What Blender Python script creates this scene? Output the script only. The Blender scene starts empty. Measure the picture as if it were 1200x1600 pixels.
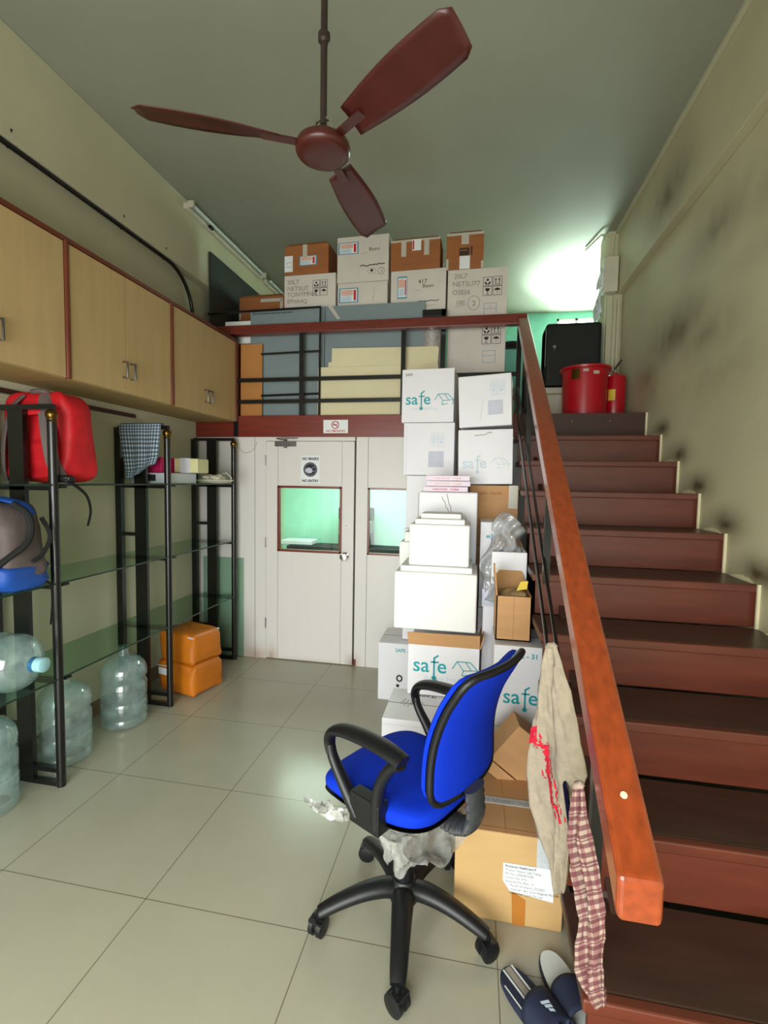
import bpy, bmesh, math, random
from mathutils import Vector, Matrix, Euler
random.seed(7)
PI = math.pi
S = bpy.context.scene
COL = S.collection

# ------------------------------------------------------------------ materials
def lin(c):
    return tuple(((v/255)/12.92 if v/255 <= .04045 else ((v/255+.055)/1.055)**2.4) for v in c)

def mat(name, col, rough=.6, var=.08, scale=8, metal=0, bump=0, bscale=60, spec=.5, stretch=None, coat=0, trans=0, emit=None):
    m = bpy.data.materials.new(name); m.use_nodes = True
    nt = m.node_tree; N = nt.nodes; L = nt.links
    b = N['Principled BSDF']
    tc = N.new('ShaderNodeTexCoord'); mp = N.new('ShaderNodeMapping')
    L.new(tc.outputs['Object'], mp.inputs['Vector'])
    if stretch: mp.inputs['Scale'].default_value = stretch
    n = N.new('ShaderNodeTexNoise'); n.inputs['Scale'].default_value = scale; n.inputs['Detail'].default_value = 5
    L.new(mp.outputs[0], n.inputs['Vector'])
    r = N.new('ShaderNodeValToRGB')
    c = lin(col)
    r.color_ramp.elements[0].position = .3; r.color_ramp.elements[1].position = .7
    r.color_ramp.elements[0].color = (*[max(0, v*(1-var)) for v in c], 1)
    r.color_ramp.elements[1].color = (*[min(1, v*(1+var)) for v in c], 1)
    L.new(n.outputs['Fac'], r.inputs['Fac']); L.new(r.outputs['Color'], b.inputs['Base Color'])
    b.inputs['Roughness'].default_value = rough; b.inputs['Metallic'].default_value = metal
    b.inputs['Specular IOR Level'].default_value = spec
    if coat: b.inputs['Coat Weight'].default_value = coat; b.inputs['Coat Roughness'].default_value = .15
    if trans: b.inputs['Transmission Weight'].default_value = trans
    if bump:
        n2 = N.new('ShaderNodeTexNoise'); n2.inputs['Scale'].default_value = bscale; n2.inputs['Detail'].default_value = 4
        L.new(mp.outputs[0], n2.inputs['Vector'])
        bp = N.new('ShaderNodeBump'); bp.inputs['Strength'].default_value = bump; bp.inputs['Distance'].default_value = .01
        L.new(n2.outputs['Fac'], bp.inputs['Height']); L.new(bp.outputs[0], b.inputs['Normal'])
    if emit:
        b.inputs['Emission Color'].default_value = (*lin(emit[0]), 1); b.inputs['Emission Strength'].default_value = emit[1]
    return m

def stained(m, spots, col, strength=.8):
    """dirt smudges of their own shape on a surface: list of (x,y,z, rx,ry,rz)"""
    nt = m.node_tree; N = nt.nodes; L = nt.links; b = N['Principled BSDF']
    src = b.inputs['Base Color'].links[0].from_socket
    tc = N.new('ShaderNodeTexCoord')
    nz = N.new('ShaderNodeTexNoise'); nz.inputs['Scale'].default_value = 7; nz.inputs['Detail'].default_value = 6
    L.new(tc.outputs['Object'], nz.inputs['Vector'])
    tot = None
    for (x, y, z, rx, ry, rz, a) in spots:
        mp = N.new('ShaderNodeMapping'); mp.vector_type = 'TEXTURE'
        mp.inputs['Location'].default_value = (x, y, z); mp.inputs['Scale'].default_value = (rx, ry, rz)
        L.new(tc.outputs['Object'], mp.inputs['Vector'])
        g = N.new('ShaderNodeTexGradient'); g.gradient_type = 'QUADRATIC_SPHERE'
        L.new(mp.outputs[0], g.inputs['Vector'])
        k = N.new('ShaderNodeMath'); k.operation = 'MULTIPLY'; k.inputs[1].default_value = a
        L.new(g.outputs['Fac'], k.inputs[0])
        if tot is None: tot = k.outputs[0]
        else:
            ad = N.new('ShaderNodeMath'); ad.operation = 'MAXIMUM'
            L.new(tot, ad.inputs[0]); L.new(k.outputs[0], ad.inputs[1]); tot = ad.outputs[0]
    mu = N.new('ShaderNodeMath'); mu.operation = 'MULTIPLY'; mu.use_clamp = True
    mm = N.new('ShaderNodeMath'); mm.operation = 'MULTIPLY_ADD'; mm.inputs[1].default_value = 1.6*strength; mm.inputs[2].default_value = .3*strength
    L.new(nz.outputs['Fac'], mm.inputs[0]); L.new(tot, mu.inputs[0]); L.new(mm.outputs[0], mu.inputs[1])
    mx = N.new('ShaderNodeMixRGB'); mx.inputs['Color2'].default_value = (*lin(col), 1)
    L.new(mu.outputs[0], mx.inputs['Fac']); L.new(src, mx.inputs['Color1']); L.new(mx.outputs[0], b.inputs['Base Color'])
    return m

def clear(name, tint, gloss=.06, rough=.03, haze=0, hcol=(200, 215, 215), bump=0):
    """thin transparent sheet: tinted see-through, fresnel reflection, optional milky haze"""
    m = bpy.data.materials.new(name); m.use_nodes = True
    nt = m.node_tree; N = nt.nodes; L = nt.links; N.remove(N['Principled BSDF'])
    out = N['Material Output']
    t = N.new('ShaderNodeBsdfTransparent'); t.inputs['Color'].default_value = (*lin(tint), 1)
    g = N.new('ShaderNodeBsdfGlossy'); g.inputs['Roughness'].default_value = rough
    d = N.new('ShaderNodeBsdfDiffuse'); d.inputs['Color'].default_value = (*lin(hcol), 1)
    n = N.new('ShaderNodeTexNoise'); n.inputs['Scale'].default_value = 14
    tc = N.new('ShaderNodeTexCoord'); L.new(tc.outputs['Object'], n.inputs['Vector'])
    k = N.new('ShaderNodeMath'); k.operation = 'MULTIPLY'; k.inputs[1].default_value = 2*haze; L.new(n.outputs['Fac'], k.inputs[0])
    m1 = N.new('ShaderNodeMixShader'); L.new(k.outputs[0], m1.inputs['Fac']); L.new(t.outputs[0], m1.inputs[1]); L.new(d.outputs[0], m1.inputs[2])
    lw = N.new('ShaderNodeFresnel'); lw.inputs['IOR'].default_value = 1.45
    ad = N.new('ShaderNodeMath'); ad.operation = 'ADD'; ad.inputs[1].default_value = gloss-.04; ad.use_clamp = True
    geo = N.new('ShaderNodeNewGeometry'); inv = N.new('ShaderNodeMath'); inv.operation = 'SUBTRACT'; inv.inputs[0].default_value = 1
    L.new(geo.outputs['Backfacing'], inv.inputs[1])
    L.new(lw.outputs[0], ad.inputs[0])
    ff = N.new('ShaderNodeMath'); ff.operation = 'MULTIPLY'; L.new(ad.outputs[0], ff.inputs[0]); L.new(inv.outputs[0], ff.inputs[1])
    if bump:
        n2 = N.new('ShaderNodeTexNoise'); n2.inputs['Scale'].default_value = 40
        L.new(tc.outputs['Object'], n2.inputs['Vector'])
        bp = N.new('ShaderNodeBump'); bp.inputs['Strength'].default_value = bump; L.new(n2.outputs['Fac'], bp.inputs['Height'])
        L.new(bp.outputs[0], g.inputs['Normal']); L.new(bp.outputs[0], d.inputs['Normal'])
    m2 = N.new('ShaderNodeMixShader'); L.new(ff.outputs[0], m2.inputs['Fac']); L.new(m1.outputs[0], m2.inputs[1]); L.new(g.outputs[0], m2.inputs[2])
    L.new(m2.outputs[0], out.inputs['Surface'])
    return m

def tile_mat():
    m = mat('floor_tile_glaze', (168, 165, 146), rough=.16, var=.05, scale=2.2, spec=.5)
    nt = m.node_tree; N = nt.nodes; L = nt.links; b = N['Principled BSDF']
    src = b.inputs['Base Color'].links[0].from_socket
    tc = N.new('ShaderNodeTexCoord'); mp = N.new('ShaderNodeMapping'); mp.inputs['Location'].default_value = (1.185, -1.525, 0)
    L.new(tc.outputs['Object'], mp.inputs['Vector'])
    br = N.new('ShaderNodeTexBrick'); br.offset = 0; br.squash = 1
    br.inputs['Scale'].default_value = 1; br.inputs['Brick Width'].default_value = .652; br.inputs['Row Height'].default_value = .652
    br.inputs['Mortar Size'].default_value = .0022; br.inputs['Mortar Smooth'].default_value = .3
    br.inputs['Color1'].default_value = (0, 0, 0, 1); br.inputs['Color2'].default_value = (0, 0, 0, 1); br.inputs['Mortar'].default_value = (1, 1, 1, 1)
    L.new(mp.outputs[0], br.inputs['Vector'])
    mx = N.new('ShaderNodeMixRGB'); mx.inputs['Color2'].default_value = (*lin((112, 103, 86)), 1)
    L.new(br.outputs['Fac'], mx.inputs['Fac']); L.new(src, mx.inputs['Color1'])
    # worn dull patches
    n = N.new('ShaderNodeTexNoise'); n.inputs['Scale'].default_value = 3; n.inputs['Detail'].default_value = 8; L.new(tc.outputs['Object'], n.inputs['Vector'])
    r = N.new('ShaderNodeMapRange'); r.inputs['To Min'].default_value = .12; r.inputs['To Max'].default_value = .30
    L.new(n.outputs['Fac'], r.inputs['Value']); L.new(r.outputs[0], b.inputs['Roughness'])
    L.new(mx.outputs[0], b.inputs['Base Color'])
    return m

def check_mat(name, base, c1, c2, su, sv, thr=.5):
    """woven check over UV: stripes in both directions"""
    m = mat(name, base, rough=.9, var=.06, scale=30, bump=.15, bscale=200, spec=.1)
    nt = m.node_tree; N = nt.nodes; L = nt.links; b = N['Principled BSDF']
    src = b.inputs['Base Color'].links[0].from_socket
    tc = N.new('ShaderNodeTexCoord'); sp = N.new('ShaderNodeSeparateXYZ'); L.new(tc.outputs['UV'], sp.inputs[0])
    last = src
    for ax, s, c in ((0, su, c1), (1, sv, c2)):
        k = N.new('ShaderNodeMath'); k.operation = 'MULTIPLY'; k.inputs[1].default_value = s; L.new(sp.outputs[ax], k.inputs[0])
        f = N.new('ShaderNodeMath'); f.operation = 'FRACT'; L.new(k.outputs[0], f.inputs[0])
        g = N.new('ShaderNodeMath'); g.operation = 'GREATER_THAN'; g.inputs[1].default_value = thr; L.new(f.outputs[0], g.inputs[0])
        h = N.new('ShaderNodeMath'); h.operation = 'MULTIPLY'; h.inputs[1].default_value = .75; L.new(g.outputs[0], h.inputs[0])
        mx = N.new('ShaderNodeMixRGB'); mx.inputs['Color2'].default_value = (*lin(c), 1)
        L.new(h.outputs[0], mx.inputs['Fac']); L.new(last, mx.inputs['Color1']); last = mx.outputs[0]
    L.new(last, b.inputs['Base Color'])
    return m

M = {}
M['wall'] = mat('wall_paint', (196, 193, 164), .75, .06, 1.6, bump=.08, bscale=40)
M['wallr'] = mat('right_wall_paint', (198, 192, 160), .5, .09, 1.4, bump=.1, bscale=30)
M['ceil'] = mat('ceiling_paint', (156, 159, 143), .8, .05, 1.5, bump=.05)
M['part'] = mat('partition_laminate', (226, 222, 218), .45, .012, 3, stretch=(6, 1, .6))
M['gap'] = mat('dark_joint', (60, 48, 40), .8)
M['tile'] = tile_mat()
M['skirt'] = mat('skirting_tile', (120, 100, 82), .35, .1)
M['redbeam'] = mat('red_brown_wood', (120, 42, 28), .35, .18, 3, stretch=(1, 12, 12), coat=.2)
M['stair'] = mat('stair_wood', (98, 46, 31), .38, .2, 2.5, stretch=(1.2, 9, 9), coat=.15)
M['tread'] = mat('tread_worn_wood', (62, 40, 31), .42, .25, 3, stretch=(1.2, 8, 8), coat=.1)
M['dkwood'] = mat('dark_stair_wood', (64, 36, 28), .5, .2, 3)
M['rail'] = mat('handrail_wood', (146, 62, 26), .28, .22, 4, stretch=(14, 1.5, 14), coat=.4)
M['railtop'] = mat('rail_red_wood', (108, 40, 30), .3, .2, 4, stretch=(1.5, 14, 14), coat=.3)
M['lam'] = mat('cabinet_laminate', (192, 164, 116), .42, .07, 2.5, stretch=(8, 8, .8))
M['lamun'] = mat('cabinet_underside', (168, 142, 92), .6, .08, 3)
M['cabtrim'] = mat('cabinet_red_trim', (104, 46, 27), .35, .15, 6, coat=.3)
M['black'] = mat('black_metal', (14, 13, 14), .28, .1, spec=.6)
M['blackp'] = mat('black_plastic', (17, 18, 21), .42, .12, 20, bump=.06, bscale=300)
M['blackbox'] = mat('black_case', (9, 11, 13), .55, .15)
M['brass'] = mat('aged_brass', (120, 92, 42), .3, .2, metal=1)
M['chrome'] = mat('chrome', (215, 215, 215), .12, .03, metal=1)
M['steel'] = mat('grey_steel', (120, 120, 120), .35, .1, metal=.9)
M['glass'] = clear('green_shelf_glass', (214, 238, 226), .12)
M['gedge'] = mat('glass_edge', (26, 52, 42), .15)
M['gsheet'] = clear('pale_glass_sheet', (226, 240, 232), .10)
M['pane'] = clear('window_glass', (236, 245, 240), .05)
M['jug'] = clear('blue_clear_plastic', (242, 250, 250), .13, .12, .24, (190, 216, 214), .08)
M['wrap'] = clear('clear_wrap', (252, 252, 252), .14, .2, .30, (232, 232, 226), 1.0)
M['greywrap'] = clear('crumpled_wrap', (240, 242, 244), .14, .2, .42, (212, 212, 216), .9)
M['cap'] = mat('blue_cap', (40, 96, 140), .4)
M['capw'] = mat('pale_blue_cap', (156, 206, 214), .3)
M['white'] = mat('white_carton', (232, 230, 236), .42, .025, 4, spec=.5)
M['whitem'] = mat('aged_white_carton', (216, 208, 200), .6, .05, 4)
M['foam'] = mat('white_foam', (244, 244, 242), .7, .02, 60, bump=.1, bscale=160)
M['kraft'] = mat('kraft_cardboard', (196, 148, 100), .7, .06, 5, stretch=(1, 1, 5))
M['kraftd'] = mat('brown_cardboard', (158, 98, 54), .72, .1, 5, stretch=(1, 1, 5))
M['kraftl'] = mat('pale_cardboard', (194, 157, 104), .68, .05, 4, stretch=(1, 1, 5))
M['inside'] = mat('carton_inside', (120, 84, 54), .8, .1)
M['tape'] = mat('packing_tape', (198, 192, 180), .25, .05)
M['cleartape'] = mat('printed_tape', (190, 194, 196), .25, .12, 60)
M['btape'] = mat('brown_tape', (176, 112, 44), .25, .06)
M['paper'] = mat('white_paper', (236, 240, 242), .6, .02)
M['ink'] = mat('black_ink', (35, 33, 36), .7)
M['pencil'] = mat('marker_grey', (140, 132, 126), .8)
M['teal'] = mat('teal_ink', (10, 158, 168), .5)
M['tealf'] = mat('faded_teal_ink', (196, 214, 226), .5)
M['greyp'] = mat('grey_print', (196, 198, 214), .5)
M['redp'] = mat('red_print', (200, 28, 44), .5)
M['pinkp'] = mat('pale_pink_print', (226, 182, 166), .5)
M['bluep'] = mat('blue_print', (88, 150, 176), .5)
M['yellowp'] = mat('yellow_print', (226, 196, 60), .5)
M['pinkbox'] = mat('pink_white_board', (232, 214, 232), .5, .03)
M['pink'] = mat('pink_box', (206, 30, 100), .5, .1)
M['creambox'] = mat('cream_box', (216, 212, 160), .5, .05)
M['plastic'] = mat('white_plastic', (214, 216, 224), .35, .03)
M['off'] = mat('off_white_plastic', (208, 204, 184), .45, .06)
M['grey'] = mat('grey_board', (128, 142, 146), .55, .05, 3)
M['cream'] = mat('cream_foam_board', (226, 216, 178), .7, .04, 3)
M['ochre'] = mat('ochre_board', (184, 124, 62), .6, .08, 4)
M['dark'] = mat('dark_green_board', (46, 52, 50), .5, .12)
M['quilt'] = mat('silver_quilt', (190, 186, 184), .35, .2, 40, metal=.3)
M['turq'] = mat('turquoise_paint', (126, 200, 188), .6, .06)
M['mint'] = mat('mint_wall', (166, 222, 200), .7, .05)
M['red'] = mat('red_plastic', (186, 12, 34), .28, .08, spec=.6)
M['redbag'] = mat('red_nylon', (196, 12, 26), .6, .12, 12, bump=.3, bscale=25)
M['greybag'] = mat('grey_nylon', (98, 86, 84), .7, .12, 12, bump=.3, bscale=25)
M['bluebag'] = mat('blue_nylon', (24, 78, 170), .55, .15, 12, bump=.35, bscale=20)
M['strap'] = mat('black_webbing', (18, 17, 18), .8)
M['orange'] = mat('orange_leatherette', (198, 112, 22), .42, .12, 8, bump=.25, bscale=12)
M['blue'] = mat('blue_fabric', (10, 52, 196), .85, .06, 60, bump=.12, bscale=400, spec=.15)
M['blue2'] = mat('blue_back_fabric', (12, 50, 190), .8, .05, 60, bump=.1, bscale=400, spec=.15)
M['bellow'] = mat('ribbed_grey_rubber', (64, 66, 68), .5, .15, 40)
M['jute'] = mat('jute_cloth', (156, 144, 126), .92, .1, 40, bump=.35, bscale=120, spec=.1)
M['juter'] = mat('red_cloth_stripe', (196, 36, 56), .9, .3, 40, spec=.1)
M['maroon'] = check_mat('maroon_check_cloth', (164, 144, 130), (128, 84, 84), (92, 44, 54), 5, 34, .46)
M['scarf'] = check_mat('blue_check_scarf', (222, 226, 228), (30, 70, 100), (36, 80, 110), 15, 17, .42)
M['fan'] = mat('fan_maroon', (74, 29, 26), .32, .15, 10)
M['fanrod'] = mat('fan_rod', (52, 40, 34), .45, .2)
M['navy'] = mat('navy_rubber', (26, 34, 58), .7, .1)
M['sole'] = mat('slipper_stripe', (148, 140, 130), .7, .1)
M['whsole'] = mat('white_insole', (214, 220, 214), .7, .05)
M['tubel'] = mat('tube_glass', (214, 226, 220), .25, .02)
M['navyp'] = mat('sign_navy', (34, 38, 66), .5)
M['sky'] = mat('daylight_pane', (255, 255, 255), .5, .0, emit=((226, 255, 244), 14))
M['lampon'] = mat('lit_tube', (255, 255, 255), .5, .0, emit=((216, 255, 232), 10))
M['plaster'] = mat('pale_plaster_edge', (222, 212, 176), .8, .08)
M['wood2'] = mat('lab_bench', (212, 206, 190), .5)
M['sandy'] = mat('wrinkled_brown_wrap', (150, 120, 80), .6)

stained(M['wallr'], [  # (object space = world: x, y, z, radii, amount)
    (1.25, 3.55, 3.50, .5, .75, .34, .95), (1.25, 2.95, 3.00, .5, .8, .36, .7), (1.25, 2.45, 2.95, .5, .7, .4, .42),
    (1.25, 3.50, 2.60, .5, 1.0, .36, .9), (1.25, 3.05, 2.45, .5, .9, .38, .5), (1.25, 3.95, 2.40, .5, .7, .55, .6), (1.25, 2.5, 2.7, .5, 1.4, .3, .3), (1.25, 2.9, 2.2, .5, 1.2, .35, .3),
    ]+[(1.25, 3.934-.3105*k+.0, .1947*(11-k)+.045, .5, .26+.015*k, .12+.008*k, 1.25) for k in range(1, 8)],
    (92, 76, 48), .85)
stained(M['part'], [(-1.9, 3.93, .02, .3, .2, .22, .8), (-1.75, 3.93, .02, .12, .2, .2, .8), (-1.0, 3.93, .02, .12, .2, .14, .9), (-1.4, 3.93, 0, .6, .2, .06, .6)], (150, 104, 66), .7)

# ------------------------------------------------------------------ mesh builder
def rotm(e): return Euler(e).to_matrix().to_4x4()

class MB:
    def __init__(s): s.v = []; s.f = []; s.m = []; s.sm = []; s.uv = {}
    def add(s, vs, fs, m, smooth=False, T=None):
        o = len(s.v)
        for p in vs:
            p = Vector(p); s.v.append(T @ p if T is not None else p)
        for f in fs: s.f.append([i+o for i in f]); s.m.append(m); s.sm.append(smooth)
        return s
    def box(s, x0, x1, y0, y1, z0, z1, m, T=None):
        if x0 > x1: x0, x1 = x1, x0
        if y0 > y1: y0, y1 = y1, y0
        if z0 > z1: z0, z1 = z1, z0
        vs = [(x0, y0, z0), (x1, y0, z0), (x1, y1, z0), (x0, y1, z0), (x0, y0, z1), (x1, y0, z1), (x1, y1, z1), (x0, y1, z1)]
        return s.add(vs, [(0, 3, 2, 1), (4, 5, 6, 7), (0, 1, 5, 4), (1, 2, 6, 5), (2, 3, 7, 6), (3, 0, 4, 7)], m, False, T)
    def quad(s, a, b, c, d, m): return s.add([a, b, c, d], [(0, 1, 2, 3)], m)
    def tube(s, path, r, m, n=10, caps=True, closed=False, T=None, flat=None, sm=0):
        P = [Vector(p) for p in path]; k = len(P)
        R = r if isinstance(r, (list, tuple)) else [r]*k
        if sm:      # run a smooth curve through the points
            Q = []; W_ = []
            for i in range(k-1):
                a, b_, c, d = P[max(i-1, 0)], P[i], P[i+1], P[min(i+2, k-1)]
                for j in range(sm):
                    t = j/sm; Q.append(.5*((2*b_)+(c-a)*t+(2*a-5*b_+4*c-d)*t*t+(3*b_-a-3*c+d)*t*t*t)); W_.append(R[i]*(1-t)+R[i+1]*t)
            P = Q+[P[-1]]; R = W_+[R[-1]]; k = len(P)
        vs = []; up = None
        for i in range(k):
            if closed: t = P[(i+1) % k]-P[i-1]
            else: t = P[min(i+1, k-1)]-P[max(i-1, 0)]
            t.normalize()
            if up is None:
                up = Vector((0, 0, 1)) if abs(t.z) < .9 else Vector((1, 0, 0))
            a = up-t*up.dot(t)
            a.normalize(); up = a; b = t.cross(a)
            for j in range(n):
                an = 2*PI*j/n
                fa, fb = flat if flat else (1, 1)
                vs.append(P[i]+(a*math.cos(an)*fa+b*math.sin(an)*fb)*R[i])
        fs = []
        for i in range(k if closed else k-1):
            i2 = (i+1) % k
            for j in range(n):
                j2 = (j+1) % n
                fs.append((i*n+j, i*n+j2, i2*n+j2, i2*n+j))
        if caps and not closed:
            fs.append(tuple(range(n))[::-1]); fs.append(tuple((k-1)*n+j for j in range(n)))
        return s.add(vs, fs, m, True, T)
    def bar(s, p0, p1, w, h, m, upv=(0, 0, 1)):
        p0 = Vector(p0); p1 = Vector(p1); t = (p1-p0).normalized(); u = Vector(upv); a = (u-t*u.dot(t)).normalized(); b = t.cross(a)
        vs = []
        for p in (p0, p1):
            for i, j in ((-1, -1), (1, -1), (1, 1), (-1, 1)): vs.append(p+b*(i*w/2)+a*(j*h/2))
        return s.add(vs, [(0, 1, 2, 3), (7, 6, 5, 4), (0, 4, 5, 1), (1, 5, 6, 2), (2, 6, 7, 3), (3, 7, 4, 0)], m)
    def lathe(s, prof, m, n=32, c=(0, 0, 0), T=None, cap0=True, cap1=True):
        vs = []; k = len(prof)
        for r, z in prof:
            for j in range(n):
                a = 2*PI*j/n; vs.append((c[0]+r*math.cos(a), c[1]+r*math.sin(a), c[2]+z))
        fs = []
        for i in range(k-1):
            for j in range(n):
                j2 = (j+1) % n; fs.append((i*n+j, i*n+j2, (i+1)*n+j2, (i+1)*n+j))
        if cap0: fs.append(tuple(range(n))[::-1])
        if cap1: fs.append(tuple((k-1)*n+j for j in range(n)))
        return s.add(vs, fs, m, True, T)
    def prism(s, pts, O, U, V, d, m):
        """polygon pts (u,v) at O in plane U,V extruded by vector d"""
        O = Vector(O); U = Vector(U); V = Vector(V); d = Vector(d); n = len(pts)
        vs = [O+U*u+V*v for u, v in pts]; vs += [p+d for p in vs]
        fs = [tuple(range(n)), tuple(range(2*n-1, n-1, -1))]
        for i in range(n):
            j = (i+1) % n; fs.append((i, i+n, j+n, j))
        return s.add(vs, fs, m)
    def grid(s, fn, nu, nv, m, smooth=True, wrapu=False):
        vs = []; o = len(s.v)
        for i in range(nv+1):
            for j in range(nu+(0 if wrapu else 1)):
                u, v = j/nu, i/nv
                s.uv[o+len(vs)] = (u, v); vs.append(fn(u, v))
        w = nu if wrapu else nu+1; fs = []
        for i in range(nv):
            for j in range(nu):
                j2 = (j+1) % w if wrapu else j+1
                fs.append((i*w+j, i*w+j2, (i+1)*w+j2, (i+1)*w+j))
        return s.add(vs, fs, m, smooth)
    def text(s, t, size, O, U, V, m, align='LEFT', sx=1.0, bold=0):
        cu = bpy.data.curves.new('lettering', 'FONT'); cu.body = t; cu.size = size; cu.align_x = align; cu.resolution_u = 3
        if bold: cu.offset = bold
        ob = bpy.data.objects.new('lettering', cu); COL.objects.link(ob)
        dg = bpy.context.evaluated_depsgraph_get(); me = ob.evaluated_get(dg).to_mesh()
        O = Vector(O); U = Vector(U); V = Vector(V)
        vs = [O+U*(v.co.x*sx)+V*v.co.y for v in me.vertices]; fs = [tuple(p.vertices) for p in me.polygons]
        ob.evaluated_get(dg).to_mesh_clear()
        bpy.data.objects.remove(ob); bpy.data.curves.remove(cu)
        return s.add(vs, fs, m)
    def build(s, name, parent=None, bevel=0, local=False, subsurf=0, angle=40, solid=0, segs=2):
        me = bpy.data.meshes.new(name)
        vs = s.v
        if parent is not None and not local:
            inv = WM[parent].inverted(); vs = [inv @ v for v in vs]
        me.from_pydata([tuple(v) for v in vs], [], s.f)
        ms = []
        for x in s.m:
            if x not in ms: ms.append(x)
        for x in ms: me.materials.append(x)
        for p, x, sm in zip(me.polygons, s.m, s.sm): p.material_index = ms.index(x); p.use_smooth = sm
        if s.uv:
            ul = me.uv_layers.new(name='UVMap')
            for lp in me.loops: ul.data[lp.index].uv = s.uv.get(lp.vertex_index, (0, 0))
        me.update()
        if any(s.sm): me.set_sharp_from_angle(angle=math.radians(angle))
        o = bpy.data.objects.new(name, me); COL.objects.link(o)
        if parent is not None: o.parent = parent; WM[o] = WM[parent].copy()
        else: WM[o] = Matrix.Identity(4)
        if bevel:
            b = o.modifiers.new('Bevel', 'BEVEL'); b.width = bevel; b.segments = segs; b.limit_method = 'ANGLE'; b.angle_limit = math.radians(50)
        if solid:
            d = o.modifiers.new('Solidify', 'SOLIDIFY'); d.thickness = solid; d.offset = 0
        if subsurf:
            d = o.modifiers.new('Subdivision', 'SUBSURF'); d.levels = subsurf; d.render_levels = subsurf
        return o

WM = {}
def thing(name, label, cat, loc=(0, 0, 0), rot=(0, 0, 0), group=None):
    o = bpy.data.objects.new(name, None); COL.objects.link(o); o.empty_display_size = .05
    o.location = loc; o.rotation_euler = rot; o['label'] = label; o['category'] = cat
    if group: o['group'] = group
    WM[o] = Matrix.Translation(loc) @ rotm(rot)
    return o
def tag(o, label, cat, group=None):
    o['label'] = label; o['category'] = cat
    if group: o['group'] = group
    return o
def struct(o):
    o['kind'] = 'structure'; return o
def origin(o, c):
    """move a mesh thing's origin to c"""
    c = Vector(c); o.data.transform(Matrix.Translation(-c)); o.location = c; WM[o] = Matrix.Translation(c); return o

# ------------------------------------------------------------------ camera
f_px = 746.57; yaw, pitch, roll = .186879, .0641796, -.0169173
cy, sy, cp, sp_, cr, sr = math.cos(yaw), math.sin(yaw), math.cos(pitch), math.sin(pitch), math.cos(roll), math.sin(roll)
fwd = Vector((-sy*cp, cy*cp, -sp_)); right = Vector((cy, sy, 0)); down = fwd.cross(right)
r2 = right*cr+down*sr; d2 = -right*sr+down*cr
cam = bpy.data.cameras.new('camera'); co = bpy.data.objects.new('camera', cam); COL.objects.link(co)
cam.sensor_fit = 'HORIZONTAL'; cam.sensor_width = 36; cam.lens = f_px/1200*36; cam.clip_start = .02
mw = Matrix.Identity(4)
for i in range(3):
    mw[i][0] = r2[i]; mw[i][1] = -d2[i]; mw[i][2] = -fwd[i]
mw[0][3], mw[1][3], mw[2][3] = 0, 0, 1.6
co.matrix_world = mw
S.camera = co

# ------------------------------------------------------------------ room shell
CZ = 3.86; YP = 3.93; YB = 6.77; XL = -2.46; XR = 1.25; Y0 = -1.3
b = MB(); b.box(XL-.1, 1.8, Y0, YB+.1, -.1, 0, M['tile']); struct(b.build('floor'))
b = MB(); b.box(XL-.1, 1.8, Y0, YB+.1, CZ, CZ+.12, M['ceil']); struct(b.build('ceiling'))
b = MB(); b.box(XL-.1, XL, Y0, YB, 0, CZ, M['wall']); struct(b.build('wall_left'))
b = MB(); b.box(XL, -2.375, Y0, YB, 3.30, CZ, M['wall']); struct(b.build('trim_1', bevel=.006))
b = MB(); b.box(XR, XR+.35, Y0, 4.75, 0, CZ, M['wallr']); struct(b.build('wall_right'))
b = MB(); b.box(1.6, 1.7, 4.75, YB, 0, CZ, M['wall']); struct(b.build('wall_right_rear'))
b = MB(); b.box(1.19, XR, Y0, 4.70, 3.30, CZ, M['wallr']); b.box(1.165, 1.19, Y0, 4.70, CZ-.035, CZ, M['wall']); struct(b.build('trim_2', bevel=.004))
b = MB(); b.box(1.10, XR, 4.70, 4.95, 2.142, CZ, M['wall']); struct(b.build('trim_3', bevel=.01))
# wall at the back of the loft with a window near the right corner
b = MB(); wx0, wx1, wz0, wz1 = 1.0, 1.5, 2.75, 3.78
b.box(XL, wx0, YB, YB+.1, 2.142, CZ, M['turq']); b.box(wx1, 1.7, YB, YB+.1, 2.142, CZ, M['turq'])
b.box(wx0, wx1, YB, YB+.1, 2.142, wz0, M['turq']); b.box(wx0, wx1, YB, YB+.1, wz1, CZ, M['turq']); struct(b.build('wall_back'))
w = MB(); w.box(wx0, wx1, YB+.06, YB+.07, wz0, wz1, M['sky']); wo = struct(w.build('window_3'))
w = MB()
for a in ((wx0, wx0+.03, wz0, wz1), (wx1-.03, wx1, wz0, wz1), (wx0, wx1, wz0, wz0+.03), (wx0, wx1, wz1-.03, wz1), (1.235, 1.265, wz0, wz1)):
    w.box(a[0], a[1], YB+.01, YB+.05, a[2], a[3], M['part'])
w.build('window_frame', wo)
# front wall behind the camera with the shop entrance on its left
b = MB(); b.box(XL, -2.25, Y0-.1, Y0, 0, CZ, M['wall']); b.box(.5, 1.6, Y0-.1, Y0, 0, CZ, M['wall']); b.box(-2.25, .5, Y0-.1, Y0, 2.35, CZ, M['wall']); struct(b.build('wall_front'))
# skirting on left wall
b = MB(); b.box(XL, XL+.012, Y0, YP, 0, .1, M['skirt']); struct(b.build('baseboard_left', bevel=.003))
# loft slab with red fascia
b = MB(); b.box(XL, .37, YP, YB, 1.967, 2.142, M['kraftd']); b.box(.37, 1.6, YP+.02, YB, 1.967, 2.142, M['dkwood']); struct(b.build('floor_loft'))
b = MB(); b.box(XL, .33, YP-.02, YP, 1.967, 2.15, M['redbeam']); struct(b.build('trim_4', bevel=.003))
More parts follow.
